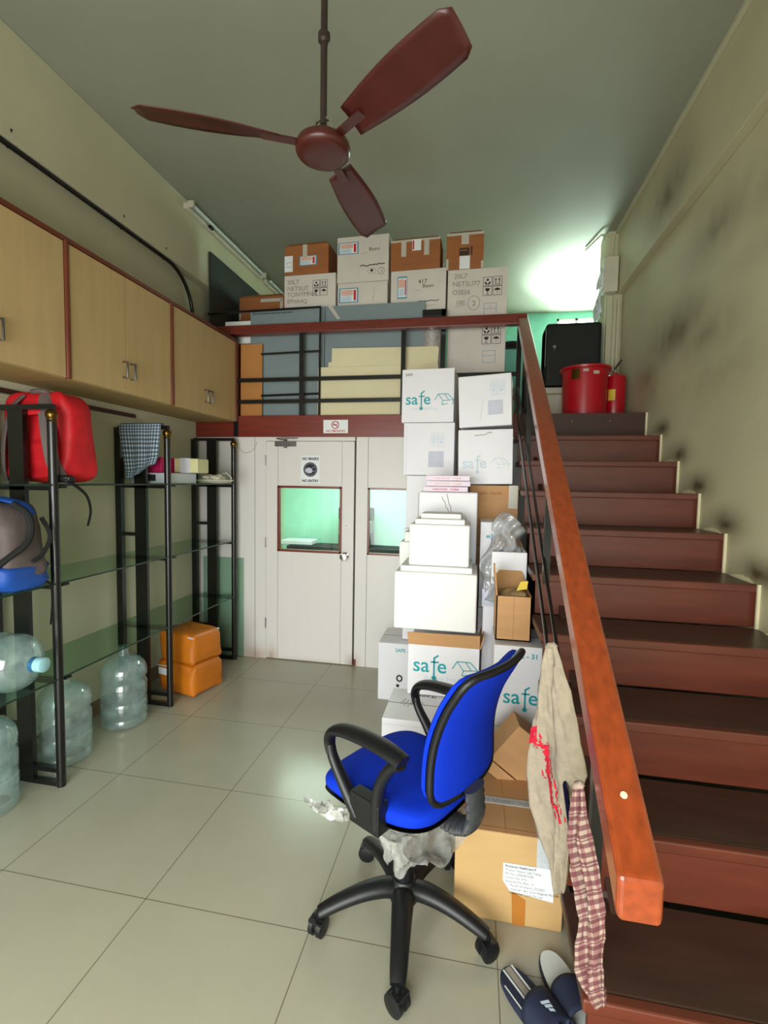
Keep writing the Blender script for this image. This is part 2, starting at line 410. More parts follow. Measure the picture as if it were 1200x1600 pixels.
# partition under the loft, with window hole
DX0, DX1 = -1.80, -1.0
b = MB(); y0, y1 = YP, YP+.04
b.box(XL, DX0, y0, y1, 0, 1.967, M['part']); b.box(DX0, DX1, y0, y1, 1.935, 1.967, M['part'])
b.box(DX1+.012, -.885, y0, y1, 0, 1.967, M['part']); b.box(-.885, -.30, y0, y1, 0, .975, M['part']); b.box(-.885, -.30, y0, y1, 1.543, 1.967, M['part']); b.box(-.30, XR, y0, y1, 0, 1.967, M['part'])
for x in (-1.905, -.885):
    b.box(x-.0015, x+.0015, y0-.0008, y0, 0, 1.967 if x < -1 else .97, M['gap'])
b.box(-.8865, -.8835, y0-.0008, y0, 1.55, 1.967, M['gap'])
b.box(DX1+.012, DX1+.03, y0-.004, y0, 0, .06, M['redbeam'])
b.box(DX1-.02, DX1+.03, y1, y1+.02, 0, 1.967, M['gap'])
struct(b.build('wall_partition'))
w = MB(); w.box(-.885, -.30, YP+.015, YP+.02, .975, 1.543, M['pane']); w2 = struct(w.build('window_2'))
w = MB()
for a in ((-.885, -.87, .975, 1.543), (-.315, -.30, .975, 1.543), (-.885, -.30, .975, .99), (-.885, -.30, 1.528, 1.543)): w.box(a[0], a[1], YP-.004, YP+.03, a[2], a[3], M['redbeam'])
w.build('window_frame', w2)
# door
b = MB(); y0, y1 = YP-.003, YP+.035
wx = (-1.683, -1.115); wz = (.98, 1.54)
X0, X1 = DX0+.003, DX1-.004
b.box(X0, wx[0], y0, y1, .008, 1.928, M['part']); b.box(wx[1], X1, y0, y1, .008, 1.928, M['part']); b.box(wx[0], wx[1], y0, y1, .008, wz[0], M['part']); b.box(wx[0], wx[1], y0, y1, wz[1], 1.928, M['part'])
for x in (wx[0]-.004, wx[1]+.004): b.box(x-.001, x+.001, y0-.0006, y0, .008, 1.928, M['gap'])
d1 = struct(b.build('door_1'))
w = MB()
for a in ((wx[0]-.008, wx[0]+.012, wz[0]-.008, wz[1]+.008), (wx[1]-.012, wx[1]+.008, wz[0]-.008, wz[1]+.008), (wx[0], wx[1], wz[0]-.008, wz[0]+.012), (wx[0], wx[1], wz[1]-.012, wz[1]+.008)): w.box(a[0], a[1], y0-.006, y0+.03, a[2], a[3], M['redbeam'])
w.build('window_frame', d1)
w = MB(); w.box(wx[0], wx[1], YP+.014, YP+.019, wz[0], wz[1], M['pane']); w.build('window_pane', d1)
w = MB(); T = Matrix.Translation((-1.075, y0, .955)) @ rotm((PI/2, 0, 0))
w.lathe([(.034, 0), (.034, .006), (.016, .012), (.014, .035), (.03, .045), (.034, .06), (.028, .072), (.0, .076)], M['chrome'], 24, T=T, cap1=False)
w.build('door_knob', d1)
w = MB(); w.box(-1.70, -1.52, y0-.045, y0, 1.885, 1.925, M['steel']); w.bar((-1.60, y0-.03, 1.935), (-1.66, y0-.10, 1.945), .02, .006, M['steel']); w.bar((-1.66, y0-.10, 1.948), (-1.50, y0-.02, 1.955), .02, .006, M['steel'])
w.tube([(-1.61, y0-.03, 1.87), (-1.61, y0-.03, 1.945)], .012, M['steel'])
w.build('door_closer', d1, bevel=.004)
for z in (1.72, 1.0, .28):
    w = MB(); w.tube([(DX0, y0-.004, z), (DX0, y0-.004, z+.09)], .006, M['steel'], 8); w.build('hinge', d1)
w = MB(); w.box(-1.10, -1.035, y0-.001, y0, 1.205, 1.23, M['paper']); w.text('PUSH', .016, (-1.09, y0-.0016, 1.212), (1, 0, 0), (0, 0, 1), M['redp']); w.build('push_sticker', d1)
# room seen through the panes
b = MB(); b.box(XL, 1.6, 5.9, 6.0, 0, 1.967, M['mint']); struct(b.build('wall_inner'))
b = MB(); b.box(-2.2, -.3, 5.58, 5.84, .0, .755, M['wood2']); b.box(-2.25, -.25, 5.50, 5.86, .755, .795, M['ink'])
tag(origin(b.build('work_bench', bevel=.004), (-1.25, 5.7, 0)), 'dark topped work bench seen low through the partition windows', 'bench')
b = MB(); b.box(-2.35, -1.95, 5.56, 5.80, .797, .855, M['plastic']); tag(origin(b.build('paper_tray', bevel=.01), (-2.15, 5.7, .797)), 'flat white tray on the bench behind the door window', 'tray')
for i, (z, h, lab) in enumerate(((.797, .16, 'lowest'), (.959, .16, 'middle'), (1.121, .15, 'topmost'))):
    b = MB(); b.box(-1.63, -1.215, 5.62, 5.8, z, z+h, M['blackbox'] if i != 1 else M['steel'])
    tag(origin(b.build('instrument_box', bevel=.012), (-1.42, 5.7, z)), f'{lab} of the dark instrument boxes stacked on the inner bench', 'box', 'dark boxes on the inner bench')
for i, x in enumerate((-1.95, -1.05)):
    t = thing('tube_lamp', ('left' if i == 0 else 'right')+' lit tube lamp on the mint wall of the inner room', 'lamp', (x, 5.88, 1.86), group='tube lamps of the inner room')
    b = MB(); b.box(x-.3, x+.3, 5.87, 5.9, 1.84, 1.88, M['plastic']); b.build('batten', t)
    b = MB(); b.tube([(x-.28, 5.855, 1.86), (x+.28, 5.855, 1.86)], .014, M['lampon']); b.build('tube', t)

# ------------------------------------------------------------------ wall cabinets on the left
CX = -2.06; CB, CT = 2.097, 2.80
def cabinet(ya, yb, ysplit, label, trim_end):
    t = thing('wall_cabinet', label, 'cabinet', (-2.26, (ya+yb)/2, CB), group='wall cabinets')
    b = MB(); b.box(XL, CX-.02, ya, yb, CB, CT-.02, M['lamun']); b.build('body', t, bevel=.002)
    b = MB(); b.box(XL, CX+.006, ya, yb, CT-.022, CT, M['cabtrim'])
    b.tube([(CX-.002, yb-.014, CB+.001), (CX-.002, yb-.014, CT-.02)], .014, M['cabtrim'], 12); b.build('wood_trim', t)
    for k, (a, c) in enumerate(((ya+.003, ysplit-.002), (ysplit+.002, yb-.030))):
        d = MB(); d.box(CX-.02, CX, a, c, CB+.003, CT-.026, M['lam']); do = d.build('door', t, bevel=.0015)
        hy = c-.03 if k == 0 else a+.03
        h = MB(); h.tube([(CX, hy, CB+.09), (CX+.03, hy, CB+.09), (CX+.03, hy, CB+.18), (CX, hy, CB+.18)], .006, M['steel'], 8); h.build('handle', do)
    return t
cabinet(1.18, 2.155, 1.74, 'large wood-laminate wall cabinet at the left edge, cut off by the frame', 0)
cabinet(2.157, 3.012, 2.562, 'middle wood-laminate wall cabinet with two doors, above the checked scarf', 0)
cabinet(3.014, 3.905, 3.43, 'farthest wood-laminate wall cabinet, against the red-brown loft beam', 0)
# trunking and conduit on the left wall
b = MB(); b.box(XL, XL+.02, Y0, 3.12, 2.03, 2.055, M['dkwood']); b.tube([(XL+.012, Y0, 2.015), (XL+.012, 3.2, 2.015)], .008, M['wall'], 8)
tag(origin(b.build('wall_trunking', bevel=.003), (XL, 2.5, 2.03)), 'brown trunking strip on the wall just under the cabinets', 'conduit')
t = thing('black_conduit', 'black conduit pipe running along the wall above the cabinets', 'pipe', (-2.40, 2.5, 3.29))
b = MB(); pth = [(-2.40, Y0, 3.29), (-2.40, 3.45, 3.29)]
for k in range(1, 9):
    a = k/8*PI/2; pth.append((-2.40, 3.45+.33*math.sin(a), 3.29-.33*(1-math.cos(a))))
pth.append((-2.40, 3.78, 2.805)); b.tube(pth, .015, M['black'], 10); b.build('pipe', t)
for y in (2.15, 2.95, 3.4):
    b = MB(); b.tube([(-2.40, y, 3.27), (-2.40, y, 3.30), (-2.385, y, 3.33), (-2.372, y, 3.36)], .005, M['black'], 6); b.build('clip', t)
# tube light fitting along the left beam
t = thing('tube_light', 'long tube light fitting fixed high along the left ceiling beam', 'lamp', (-2.33, 4.25, 3.8))
b = MB(); b.box(-2.374, -2.335, 3.62, 5.0, 3.765, 3.815, M['off']); b.build('batten', t, bevel=.004)
b = MB(); b.tube([(-2.305, 3.66, 3.80), (-2.305, 4.96, 3.80)], .015, M['tubel']); b.build('tube', t)
for y in (3.63, 4.98):
    b = MB(); b.box(-2.335, -2.285, y-.012, y+.012, 3.775, 3.825, M['off']); b.build('tube_holder', t, bevel=.003)
b = MB(); b.tube([(-2.315, 3.92, 3.775), (-2.315, 3.96, 3.775)], .016, M['blackp']); b.build('starter', t)
t = thing('tube_light', 'second tube light continuing behind the first above the brown carton', 'lamp', (-2.33, 5.6, 3.8))
b = MB(); b.box(-2.374, -2.335, 5.1, 6.3, 3.765, 3.815, M['off']); b.build('batten', t, bevel=.004)
b = MB(); b.tube([(-2.305, 5.14, 3.80), (-2.305, 6.26, 3.80)], .015, M['tubel']); b.build('tube', t)

# ------------------------------------------------------------------ black rack with glass shelves
FX, MX, BX = -2.058, -2.262, -2.43
rack = thing('glass_shelf_rack', 'tall black metal rack with green glass shelves along the left wall', 'shelf rack', (-2.25, 2.93, 0))
LV = (.572, 1.06, 1.556)
FY = (1.13, 2.03, 2.93, 3.84)
for y in FY:
    b = MB(); b.tube([(FX, y, 0), (FX, y, 1.885)], .0215, M['black'], 14)
    b.box(MX-.045, MX+.045, y-.012, y+.012, 0, 1.94, M['black']); b.box(BX-.022, BX+.022, y-.018, y+.018, 0, 1.94, M['black'])
    b.box(BX, FX+.012, y-.014, y+.014, 1.925, 1.95, M['black'])
    for z in LV: b.box(BX, FX, y-.012, y+.012, z-.03, z-.006, M['black'])
    for z in (1.205, .30): b.box(BX, MX, y-.01, y+.01, z-.012, z+.012, M['black'])
    for z in (.012, .085): b.box(MX, FX, y-.014, y+.014, z-.012, z+.012, M['black'])
    o = b.build('upright_frame', rack)
    b = MB(); b.lathe([(.020, 0), (.024, .006), (.020, .014), (.026, .024), (.029, .038), (.026, .052), (.016, .062), (.0, .066)], M['brass'], 18, c=(FX, y, 1.862), cap1=False)
    b.build('finial', o)
for i in range(3):
    for z in LV:
        b = MB(); b.box(BX-.01, FX+.012, FY[i]+.014, FY[i+1]-.014, z-.006, z+.003, M['glass']); b.box(FX+.012, FX+.0135, FY[i]+.014, FY[i+1]-.014, z-.006, z+.003, M['gedge']); b.build('glass_shelf', rack)
for y in FY[1:3]:
    for z in LV:
        b = MB(); b.box(FX-.012, FX+.02, y+.02, y+.06, z-.018, z-.007, M['blackp']); b.build('shelf_clip', rack)
b = MB(); b.box(-2.39, -2.0, 3.895, 3.901, 0, .90, M['gsheet']); o = b.build('glass_sheet'); tag(origin(o, (-2.2, 3.9, 0)), 'spare sheet of green glass standing behind the far end of the rack', 'glass sheet')

# backpacks
def softbox(b, c, sx, sy, sz, m, e=.45, taper=0, lump=.012, seed=1, nu=40, nv=26, top=1.0):
    rnd = random.Random(seed); ph = [rnd.uniform(0, 6) for _ in range(8)]
    def sg(x, p): return math.copysign(abs(x)**p, x)
    def fn(u, v):
        a = 2*PI*u; t = -PI/2+PI*v
        x = sg(math.cos(t), e)*sg(math.cos(a), e); y = sg(math.cos(t), e)*sg(math.sin(a), e); z = sg(math.sin(t), e*top)
        k = 1-taper*(z*.5+.5)
        n = lump*(math.sin(3*a+ph[0]+2*z)+math.sin(5*a+ph[1]-4*z)*.6+math.sin(9*z+ph[2]+a)*.5)
        return (c[0]+(sx/2+n)*x*k, c[1]+(sy/2+n)*y*k, c[2]+(sz/2+n*.4)*z)
    b.grid(fn, nu, nv, m, True, wrapu=True)
t = thing('backpack', 'bright red backpack standing on the top glass shelf', 'backpack', (-2.24, 2.22, 1.56))
b = MB(); softbox(b, (-2.24, 2.20, 1.80), .42, .22, .47, M['redbag'], .36, .10, .008, 3); b.build('bag_body', t)
b = MB(); softbox(b, (-2.245, 2.13, 1.69), .33, .10, .22, M['redbag'], .4, .1, .006, 5); b.build('front_pocket', t)
for s in (-1, 1):
    b = MB(); b.tube([(-2.245+s*.07, 2.12, 2.01), (-2.245+s*.10, 2.08, 1.94), (-2.245+s*.13, 2.062, 1.80), (-2.245+s*.15, 2.07, 1.66), (-2.245+s*.17, 2.10, 1.58)], .032, M['greybag'], 10, sm=6, flat=(.35, 1)); b.build('shoulder_strap', t)
b = MB(); b.tube([(-2.29, 2.18, 2.02), (-2.28, 2.14, 2.035), (-2.21, 2.14, 2.035), (-2.20, 2.18, 2.02)], .014, M['greybag'], 8, sm=6); b.build('grab_loop', t)
b = MB(); b.bar((-2.34, 2.058, 1.91), (-2.15, 2.058, 1.92), .008, .025, M['redp']); b.build('sternum_strap', t)
b = MB(); b.tube([(-2.06, 2.10, 1.60), (-2.02, 2.07, 1.575), (-2.005, 2.10, 1.555), (-1.99, 2.16, 1.50), (-1.985, 2.18, 1.42), (-1.995, 2.17, 1.34)], .014, M['strap'], 8, sm=6, flat=(.25, 1)); b.build('loose_strap', t)
b = MB(); softbox(b, (-2.035, 2.08, 1.585), .08, .05, .035, M['blackp'], .5, 0, .002); b.build('buckle', t)

t = thing('backpack', 'grey and blue backpack slumped on the middle glass shelf at the left edge', 'backpack', (-2.26, 1.83, 1.063))
b = MB(); softbox(b, (-2.24, 1.86, 1.275), .44, .28, .42, M['greybag'], .5, .12, .010, 11); b.build('bag_body', t)
b = MB(); softbox(b, (-2.245, 1.855, 1.135), .445, .295, .15, M['bluebag'], .45, -.02, .008, 12); b.build('base_panel', t)
b = MB(); b.tube([(-2.40, 1.84, 1.475), (-2.28, 1.84, 1.49), (-2.15, 1.845, 1.487), (-2.06, 1.86, 1.465), (-2.022, 1.875, 1.42)], .034, M['bluebag'], 10, sm=6, flat=(.35, 1)); b.build('top_band', t)
b = MB(); b.tube([(-2.06, 1.81, 1.472), (-2.015, 1.845, 1.42), (-2.006, 1.852, 1.34), (-2.008, 1.82, 1.28), (-2.03, 1.775, 1.24), (-2.06, 1.73, 1.195), (-2.12, 1.70, 1.15)], .015, M['strap'], 8, sm=6); b.build('front_strap', t)
b = MB(); b.tube([(-2.03, 1.93, 1.40), (-2.008, 1.955, 1.31), (-2.006, 1.91, 1.23), (-2.01, 1.86, 1.20)], .010, M['strap'], 8, sm=6); b.build('side_cord', t)
b = MB(); b.tube([(-2.06, 1.95, 1.085), (-2.03, 1.97, 1.07), (-2.028, 1.975, .98), (-2.035, 1.97, .87)], .016, M['strap'], 8, sm=6, flat=(.25, 1)); b.build('loose_strap', t)

# scarf over the second frame
scarf_rows = [(1.958, -2.405, -2.085), (1.90, -2.40, -2.09), (1.82, -2.385, -2.10), (1.72, -2.37, -2.11), (1.64, -2.355, -2.13), (1.585, -2.35, -2.20)]
def sfn(u, v):
    if v < .12:   # fold over the bar
        a = v/.12*PI
        x = -2.40+u*.31; return (x, 2.93+.022*math.cos(a), 1.955+.014*math.sin(a))
    k = (v-.12)/.88*5; i = min(int(k), 4); f = k-i
    z = scarf_rows[i][0]*(1-f)+scarf_rows[i+1][0]*f; a = scarf_rows[i][1]*(1-f)+scarf_rows[i+1][1]*f; c = scarf_rows[i][2]*(1-f)+scarf_rows[i+1][2]*f
    z += .10*v*u*u*(v > .5)*(v-.5)*2
    return (a+(c-a)*u, 2.905-.012*v*math.sin(u*17)-.012*v, z)
b = MB(); b.grid(sfn, 44, 40, M['scarf']); o = b.build('scarf', solid=.003)
tag(origin(o, (-2.25, 2.92, 1.95)), 'blue and white checked scarf hung over the rack frame', 'scarf')

# things on the top shelf, far bay
t = thing('tray', 'white plastic tray on the top shelf below the pink box', 'tray', (-2.25, 3.2, 1.56))
b = MB(); x0, x1, y0, y1 = -2.40, -2.10, 3.0, 3.34
b.box(x0, x1, y0, y1, 1.560, 1.566, M['plastic'])
for a in ((x0, x1, y0, y0+.006), (x0, x1, y1-.006, y1), (x0, x0+.006, y0, y1), (x1-.006, x1, y0, y1)): b.box(*a, 1.566, 1.632, M['plastic'])
b.build('tray_body', t, bevel=.002)
b = MB(); b.box(-2.38, -2.30, 2.994, 2.9995, 1.575, 1.62, M['greyp']); b.box(-2.28, -2.20, 2.994, 2.9995, 1.575, 1.62, M['ink']); b.build('printed_band', t)
b = MB(); b.box(-2.40, -2.20, 3.06, 3.30, 1.635, 1.745, M['pink']); tag(origin(b.build('box', bevel=.003), (-2.3, 3.2, 1.635)), 'bright pink box lying on the white tray', 'box')
t = thing('box', 'pale cream packet with a clear wrapping on the top shelf, beside the pink one', 'box', (-2.07, 3.3, 1.64))
b = MB(); b.box(-2.18, -1.99, 3.18, 3.33, 1.638, 1.742, M['creambox'], T=None); b.build('packet', t, bevel=.006)
b = MB(); b.box(-2.13, -2.05, 3.177, 3.333, 1.636, 1.7445, M['plastic']); b.build('paper_band', t)
t = thing('dish', 'shallow white dish with crumpled cloth on the top shelf', 'dish', (-2.06, 3.52, 1.56))
b = MB(); b.lathe([(.06, 0), (.12, .008), (.15, .026), (.154, .03), (.118, .014), (.0, .006)], M['off'], 28, c=(-2.07, 3.55, 1.56), cap1=False); b.build('plate', t)
for k, (dx, dy, c) in enumerate(((-.05, -.02, 'off'), (.03, .0, 'plastic'), (-.01, .05, 'red'), (.05, -.05, 'off'))):
    b = MB(); softbox(b, (-2.07+dx, 3.55+dy, 1.60), .11, .10, .055, M[c], .8, 0, .008, 20+k, 20, 12); b.build('crumpled_cloth', t)
b = MB(); b.tube([(-2.05, 3.60, 1.63), (-1.98, 3.58, 1.645), (-1.93, 3.56, 1.61), (-1.92, 3.54, 1.575)], .006, M['off'], 6); b.build('cord', t)

# water bottles
def bottle(name, label, T0, r, h, neck=True, cap=False):
    t = bpy.data.objects.new(name, None); COL.objects.link(t); t.empty_display_size = .05; t.matrix_world = T0; WM[t] = T0.copy()
    t['label'] = label; t['category'] = 'water bottle'; t['group'] = 'water bottles'
    pr = [(r*.80, 0), (r*.97, .012), (r, .03), (r, .10*h), (r*.955, .125*h), (r, .15*h), (r, .32*h), (r*.955, .345*h), (r, .37*h), (r, .56*h), (r*.93, .60*h), (r*.93, .63*h), (r, .67*h), (r, .74*h), (r*.93, .82*h), (r*.70, .90*h), (r*.40, .945*h), (r*.24, .96*h), (r*.22, 1.0*h), (r*.22, 1.08*h)]
    b = MB(); b.lathe(pr, M['jug'], 40, cap1=not cap); b.build('bottle_body', t, local=True)
    if cap:
        b = MB(); b.lathe([(r*.255, h*.955), (r*.255, h*1.01)], M['cap'], 24, cap0=False, cap1=False); b.build('blue_band', t, local=True)
        b = MB(); b.lathe([(r*.25, h*1.01), (r*.25, h*1.10), (r*.20, h*1.11)], M['capw'], 24); b.build('cap', t, local=True)
    return t
bottle('water_bottle', 'clear blue-tinted water bottle standing on the floor left of the orange bag', Matrix.Translation((-2.21, 2.67, 0)), .137, .47)
bottle('water_bottle', 'clear water bottle on the floor behind the nearest black rack post', Matrix.Translation((-2.25, 2.25, 0)), .135, .46)
bottle('water_bottle', 'water bottle on the floor at the left edge, cut off by the frame', Matrix.Translation((-2.26, 1.80, 0)), .137, .47)
bottle('water_bottle', 'water bottle lying on its side on the lowest shelf, blue-banded cap toward the room', Matrix.Translation((-2.42, 1.83, .713)) @ rotm((0, PI/2, .06)), .136, .42, cap=True)

# orange insulated bag
t = thing('insulated_bag', 'orange insulated delivery bag on the floor under the rack', 'bag', (-2.10, 3.24, 0), (0, 0, math.radians(-14)))
b = MB(); softbox(b, (0, 0, .12), .37, .30, .24, M['orange'], .22, 0, .006, 31, 48, 24); b.build('bag_body', t, local=True)
b = MB(); softbox(b, (0, 0, .348), .36, .29, .235, M['orange'], .22, .03, .006, 32, 48, 24); b.build('upper_section', t, local=True)
b = MB(); b.tube([(-.172, -.13, .44), (-.165, .13, .445), (.16, .13, .445), (.166, -.13, .44)], .006, M['plastic'], 6, closed=True); b.build('white_piping', t, local=True)
b = MB(); b.tube([(-.17, -.153, .20), (-.04, -.158, .205), (-.035, -.158, .10), (-.035, -.156, .03)], .006, M['plastic'], 6); b.build('zip_piping', t, local=True)
b = MB(); b.box(-.155, -.06, -.158, -.154, .135, .185, M['paper']); b.build('white_label', t, local=True)

# small cable on the partition
b = MB(); b.tube([(-2.06, YP-.01, 1.955), (-2.055, YP-.012, 1.88), (-2.0, YP-.012, 1.83), (-1.93, YP-.012, 1.845), (-1.89, YP-.01, 1.90), (-1.882, YP-.01, 1.925)], .0035, M['off'], 6, sm=6)
tag(origin(b.build('cable'), (-1.97, YP, 1.9)), 'thin white cable looped on the partition left of the door', 'cable')

# ------------------------------------------------------------------ signs
t = thing('notice', 'white poster about masks stuck high on the white door', 'sign', (-1.392, YP-.005, 1.69))
b = MB(); b.box(-1.477, -1.307, YP-.0055, YP-.0042, 1.572, 1.808, M['paper']); b.build('paper', t)
b = MB(); yy = YP-.0062; U = (1, 0, 0); V = (0, 0, 1)
b.text('NO MASKS', .030, (-1.392, yy, 1.772), U, V, M['navyp'], 'CENTER', 1.0, .0012); b.text('NO ENTRY', .030, (-1.392, yy, 1.583), U, V, M['navyp'], 'CENTER', 1.0, .0012)
cpts = [(math.cos(2*PI*k/40)*.062, math.sin(2*PI*k/40)*.062) for k in range(40)]
b.prism(cpts, (-1.392, yy+.0003, 1.69), U, V, (0, .0004, 0), M['navyp'])
b.prism([(math.cos(a)*.052, math.sin(a)*.052) for a in [2*PI*k/40 for k in range(40)]], (-1.392, yy, 1.69), U, V, (0, .0002, 0), M['greyp'])
b.prism([(math.cos(a)*.050, math.sin(a)*.050) for a in [2*PI*k/40 for k in range(40)]], (-1.392, yy-.0003, 1.69), U, V, (0, .0002, 0), M['ink'])
b.prism([(-.040, .008), (-.01, .018), (.012, .006), (.020, -.006), (.014, -.028), (-.012, -.034), (-.038, -.022), (-.046, -.008)], (-1.392, yy-.0006, 1.69), U, V, (0, .0002, 0), M['greyp'])
b.bar((-1.384, yy-.0006, 1.697), (-1.352, yy-.0006, 1.714), .0004, .003, M['greyp']); b.bar((-1.376, yy-.0006, 1.672), (-1.352, yy-.0006, 1.680), .0004, .003, M['greyp'])
b.build('printing', t)
t = thing('notice', 'small white no smoking sign on the red-brown loft beam', 'sign', (-1.165, YP-.02, 2.052))
b = MB(); b.box(-1.272, -1.058, YP-.024, YP-.0205, 1.997, 2.108, M['paper']); b.build('plate', t)
b = MB(); yy = YP-.0247
b.tube([(-1.168+.030*math.cos(a), yy, 2.066+.030*math.sin(a)) for a in [2*PI*k/32 for k in range(32)]], .0035, M['redp'], 6, closed=True)
b.bar((-1.168-.021, yy, 2.066+.021), (-1.168+.021, yy, 2.066-.021), .001, .006, M['redp']); b.box(-1.190, -1.150, yy, yy+.0005, 2.063, 2.070, M['ink'])
b.tube([(-1.152, yy, 2.074), (-1.148, yy, 2.08), (-1.154, yy, 2.086)], .0015, M['ink'], 5)
b.text('NO SMOKING', .023, (-1.165, yy, 2.008), U, V, M['redp'], 'CENTER', 1.15, .0006)
b.build('printing', t)

# ------------------------------------------------------------------ staircase
YK = lambda k: 3.934-.3105*k
ZK = lambda k: .1947*(11-k)
st = thing('staircase', 'red-brown wooden staircase climbing along the right wall to the loft', 'staircase', (.77, 2.4, 0))
SX0, SX1 = .285, XR
b = MB(); b.box(.30, SX1, YK(0)-.018, YK(0)-.004, ZK(1)+.002, 2.146, M['dkwood']); o = b.build('riser', st, bevel=.002)
o['label'] = 'dark flat riser at the very top of the stairs'
b = MB()
for x in (.72, .99): b.lathe([(.006, 0), (.004, .003)], M['chrome'], 10, T=Matrix.Translation((x, YK(0)-.018, 2.085)) @ rotm((PI/2, 0, 0)))
b.build('screw_head', o)
for k in range(1, 11):
    b = MB(); b.box(SX0, SX1, YK(k)+.012, YK(k-1)-.016, ZK(k)-.032, ZK(k), M['tread']); b.box(SX0, SX1, YK(k)-.018, YK(k)+.012, ZK(k)-.034, ZK(k)+.001, M['stair']); b.build('tread', st, bevel=.005)
    b = MB(); b.box(.302, SX1, YK(k)+.004, YK(k)+.022, max(0, ZK(k+1)), ZK(k)-.034, M['stair']); b.build('riser', st)
b = MB(); b.prism([(.90, 0), (3.90, 0), (3.90, 1.90), (3.70, 1.84), (.90, .09)], (.412, 0, 0), (0, 1, 0), (0, 0, 1), (.025, 0, 0), M['dkwood']); b.build('side_panel', st)
b = MB()
for k in range(0, 11):
    b.box(XR-.012, XR, YK(k)-.030, YK(k)-.020 if k else YK(k)-.016, max(0, ZK(k+1)), ZK(k)+.004, M['plaster'])
    if k: b.prism([(0, 0), (.05, .016), (.10, .022), (.16, .014), (.2, 0)], (XR-.010, YK(k)+.02, ZK(k)), (0, 1, 0), (0, 0, 1), (.010, 0, 0), M['plaster'])
b.build('plaster_edge', st)

# ------------------------------------------------------------------ railing of stairs and loft
rl = thing('railing', 'wooden handrail on black metal bars along the loft edge and down the stairs', 'railing', (.31, 3.9, 2.142))
A = Vector((.325, 3.905, 2.862)); B_ = Vector((.299, .843, .880)); Lf = Vector((-2.27, 3.905, 2.872))
b = MB(); b.bar(A+Vector((.03, 0, 0)), Lf, .075, .078, M['railtop']); b.build('loft_handrail', rl, bevel=.006)
dv = (B_-A).normalized(); hw = .038
b = MB(); vs = []
for p, zt, zb in ((A+Vector((0, .012, 0)), .047, .036), (B_, .046, .034)):
    for x in (-hw, hw): vs += [p+Vector((x, 0, zt)), p+Vector((x, 0, -zb))]
b.add(vs, [(0, 2, 3, 1), (4, 5, 7, 6), (0, 4, 6, 2), (1, 3, 7, 5), (0, 1, 5, 4), (2, 6, 7, 3)], M['rail'])
o = b.build('stair_handrail', rl, bevel=.010, segs=3)
up = Vector((1, 0, 0)).cross(dv); up = up if up.z > 0 else -up
b = MB(); p = B_-dv*.14+Vector((0, 0, .046)); b.lathe([(.007, 0), (.006, .003), (.0, .004)], M['plaster'], 12, T=Matrix.Translation(p) @ up.to_track_quat('Z', 'Y').to_matrix().to_4x4(), cap1=False); b.build('screw_cap', o)
for x in (-2.068, -1.467, -.60):
    b = MB(); w_ = .018; b.box(x-w_, x+w_, 3.892, 3.918, 2.15 if x > -2 else 1.97, 2.86, M['black']); b.build('post', rl)
for z in (2.452, 2.268):
    b = MB(); b.box(-2.06, .30, 3.896, 3.914, z-.016, z+.016, M['black']); b.build('cross_bar', rl)
b = MB(); b.box(.288, .322, 3.89, 3.925, 2.15, 2.84, M['black']); b.build('post', rl)
def railz(y): return A.z+(y-A.y)*(B_.z-A.z)/(B_.y-A.y)
for y, k in ((3.04, 2), (2.14, 5), (1.19, 9)):
    b = MB(); b.box(.298, .326, y-.014, y+.014, ZK(k), railz(y)-.03, M['black']); b.build('post', rl)
def stl(y): return 2.142+(y-3.934)*.627
for x, off in ((.268, .255), (.300, .262)):
    b = MB(); b.tube([(x, 3.80, stl(3.80)+off), (x, 1.20, stl(1.20)+off)], .010, M['black'], 8, flat=(1.5, .7)); b.build('sloped_bar', rl)

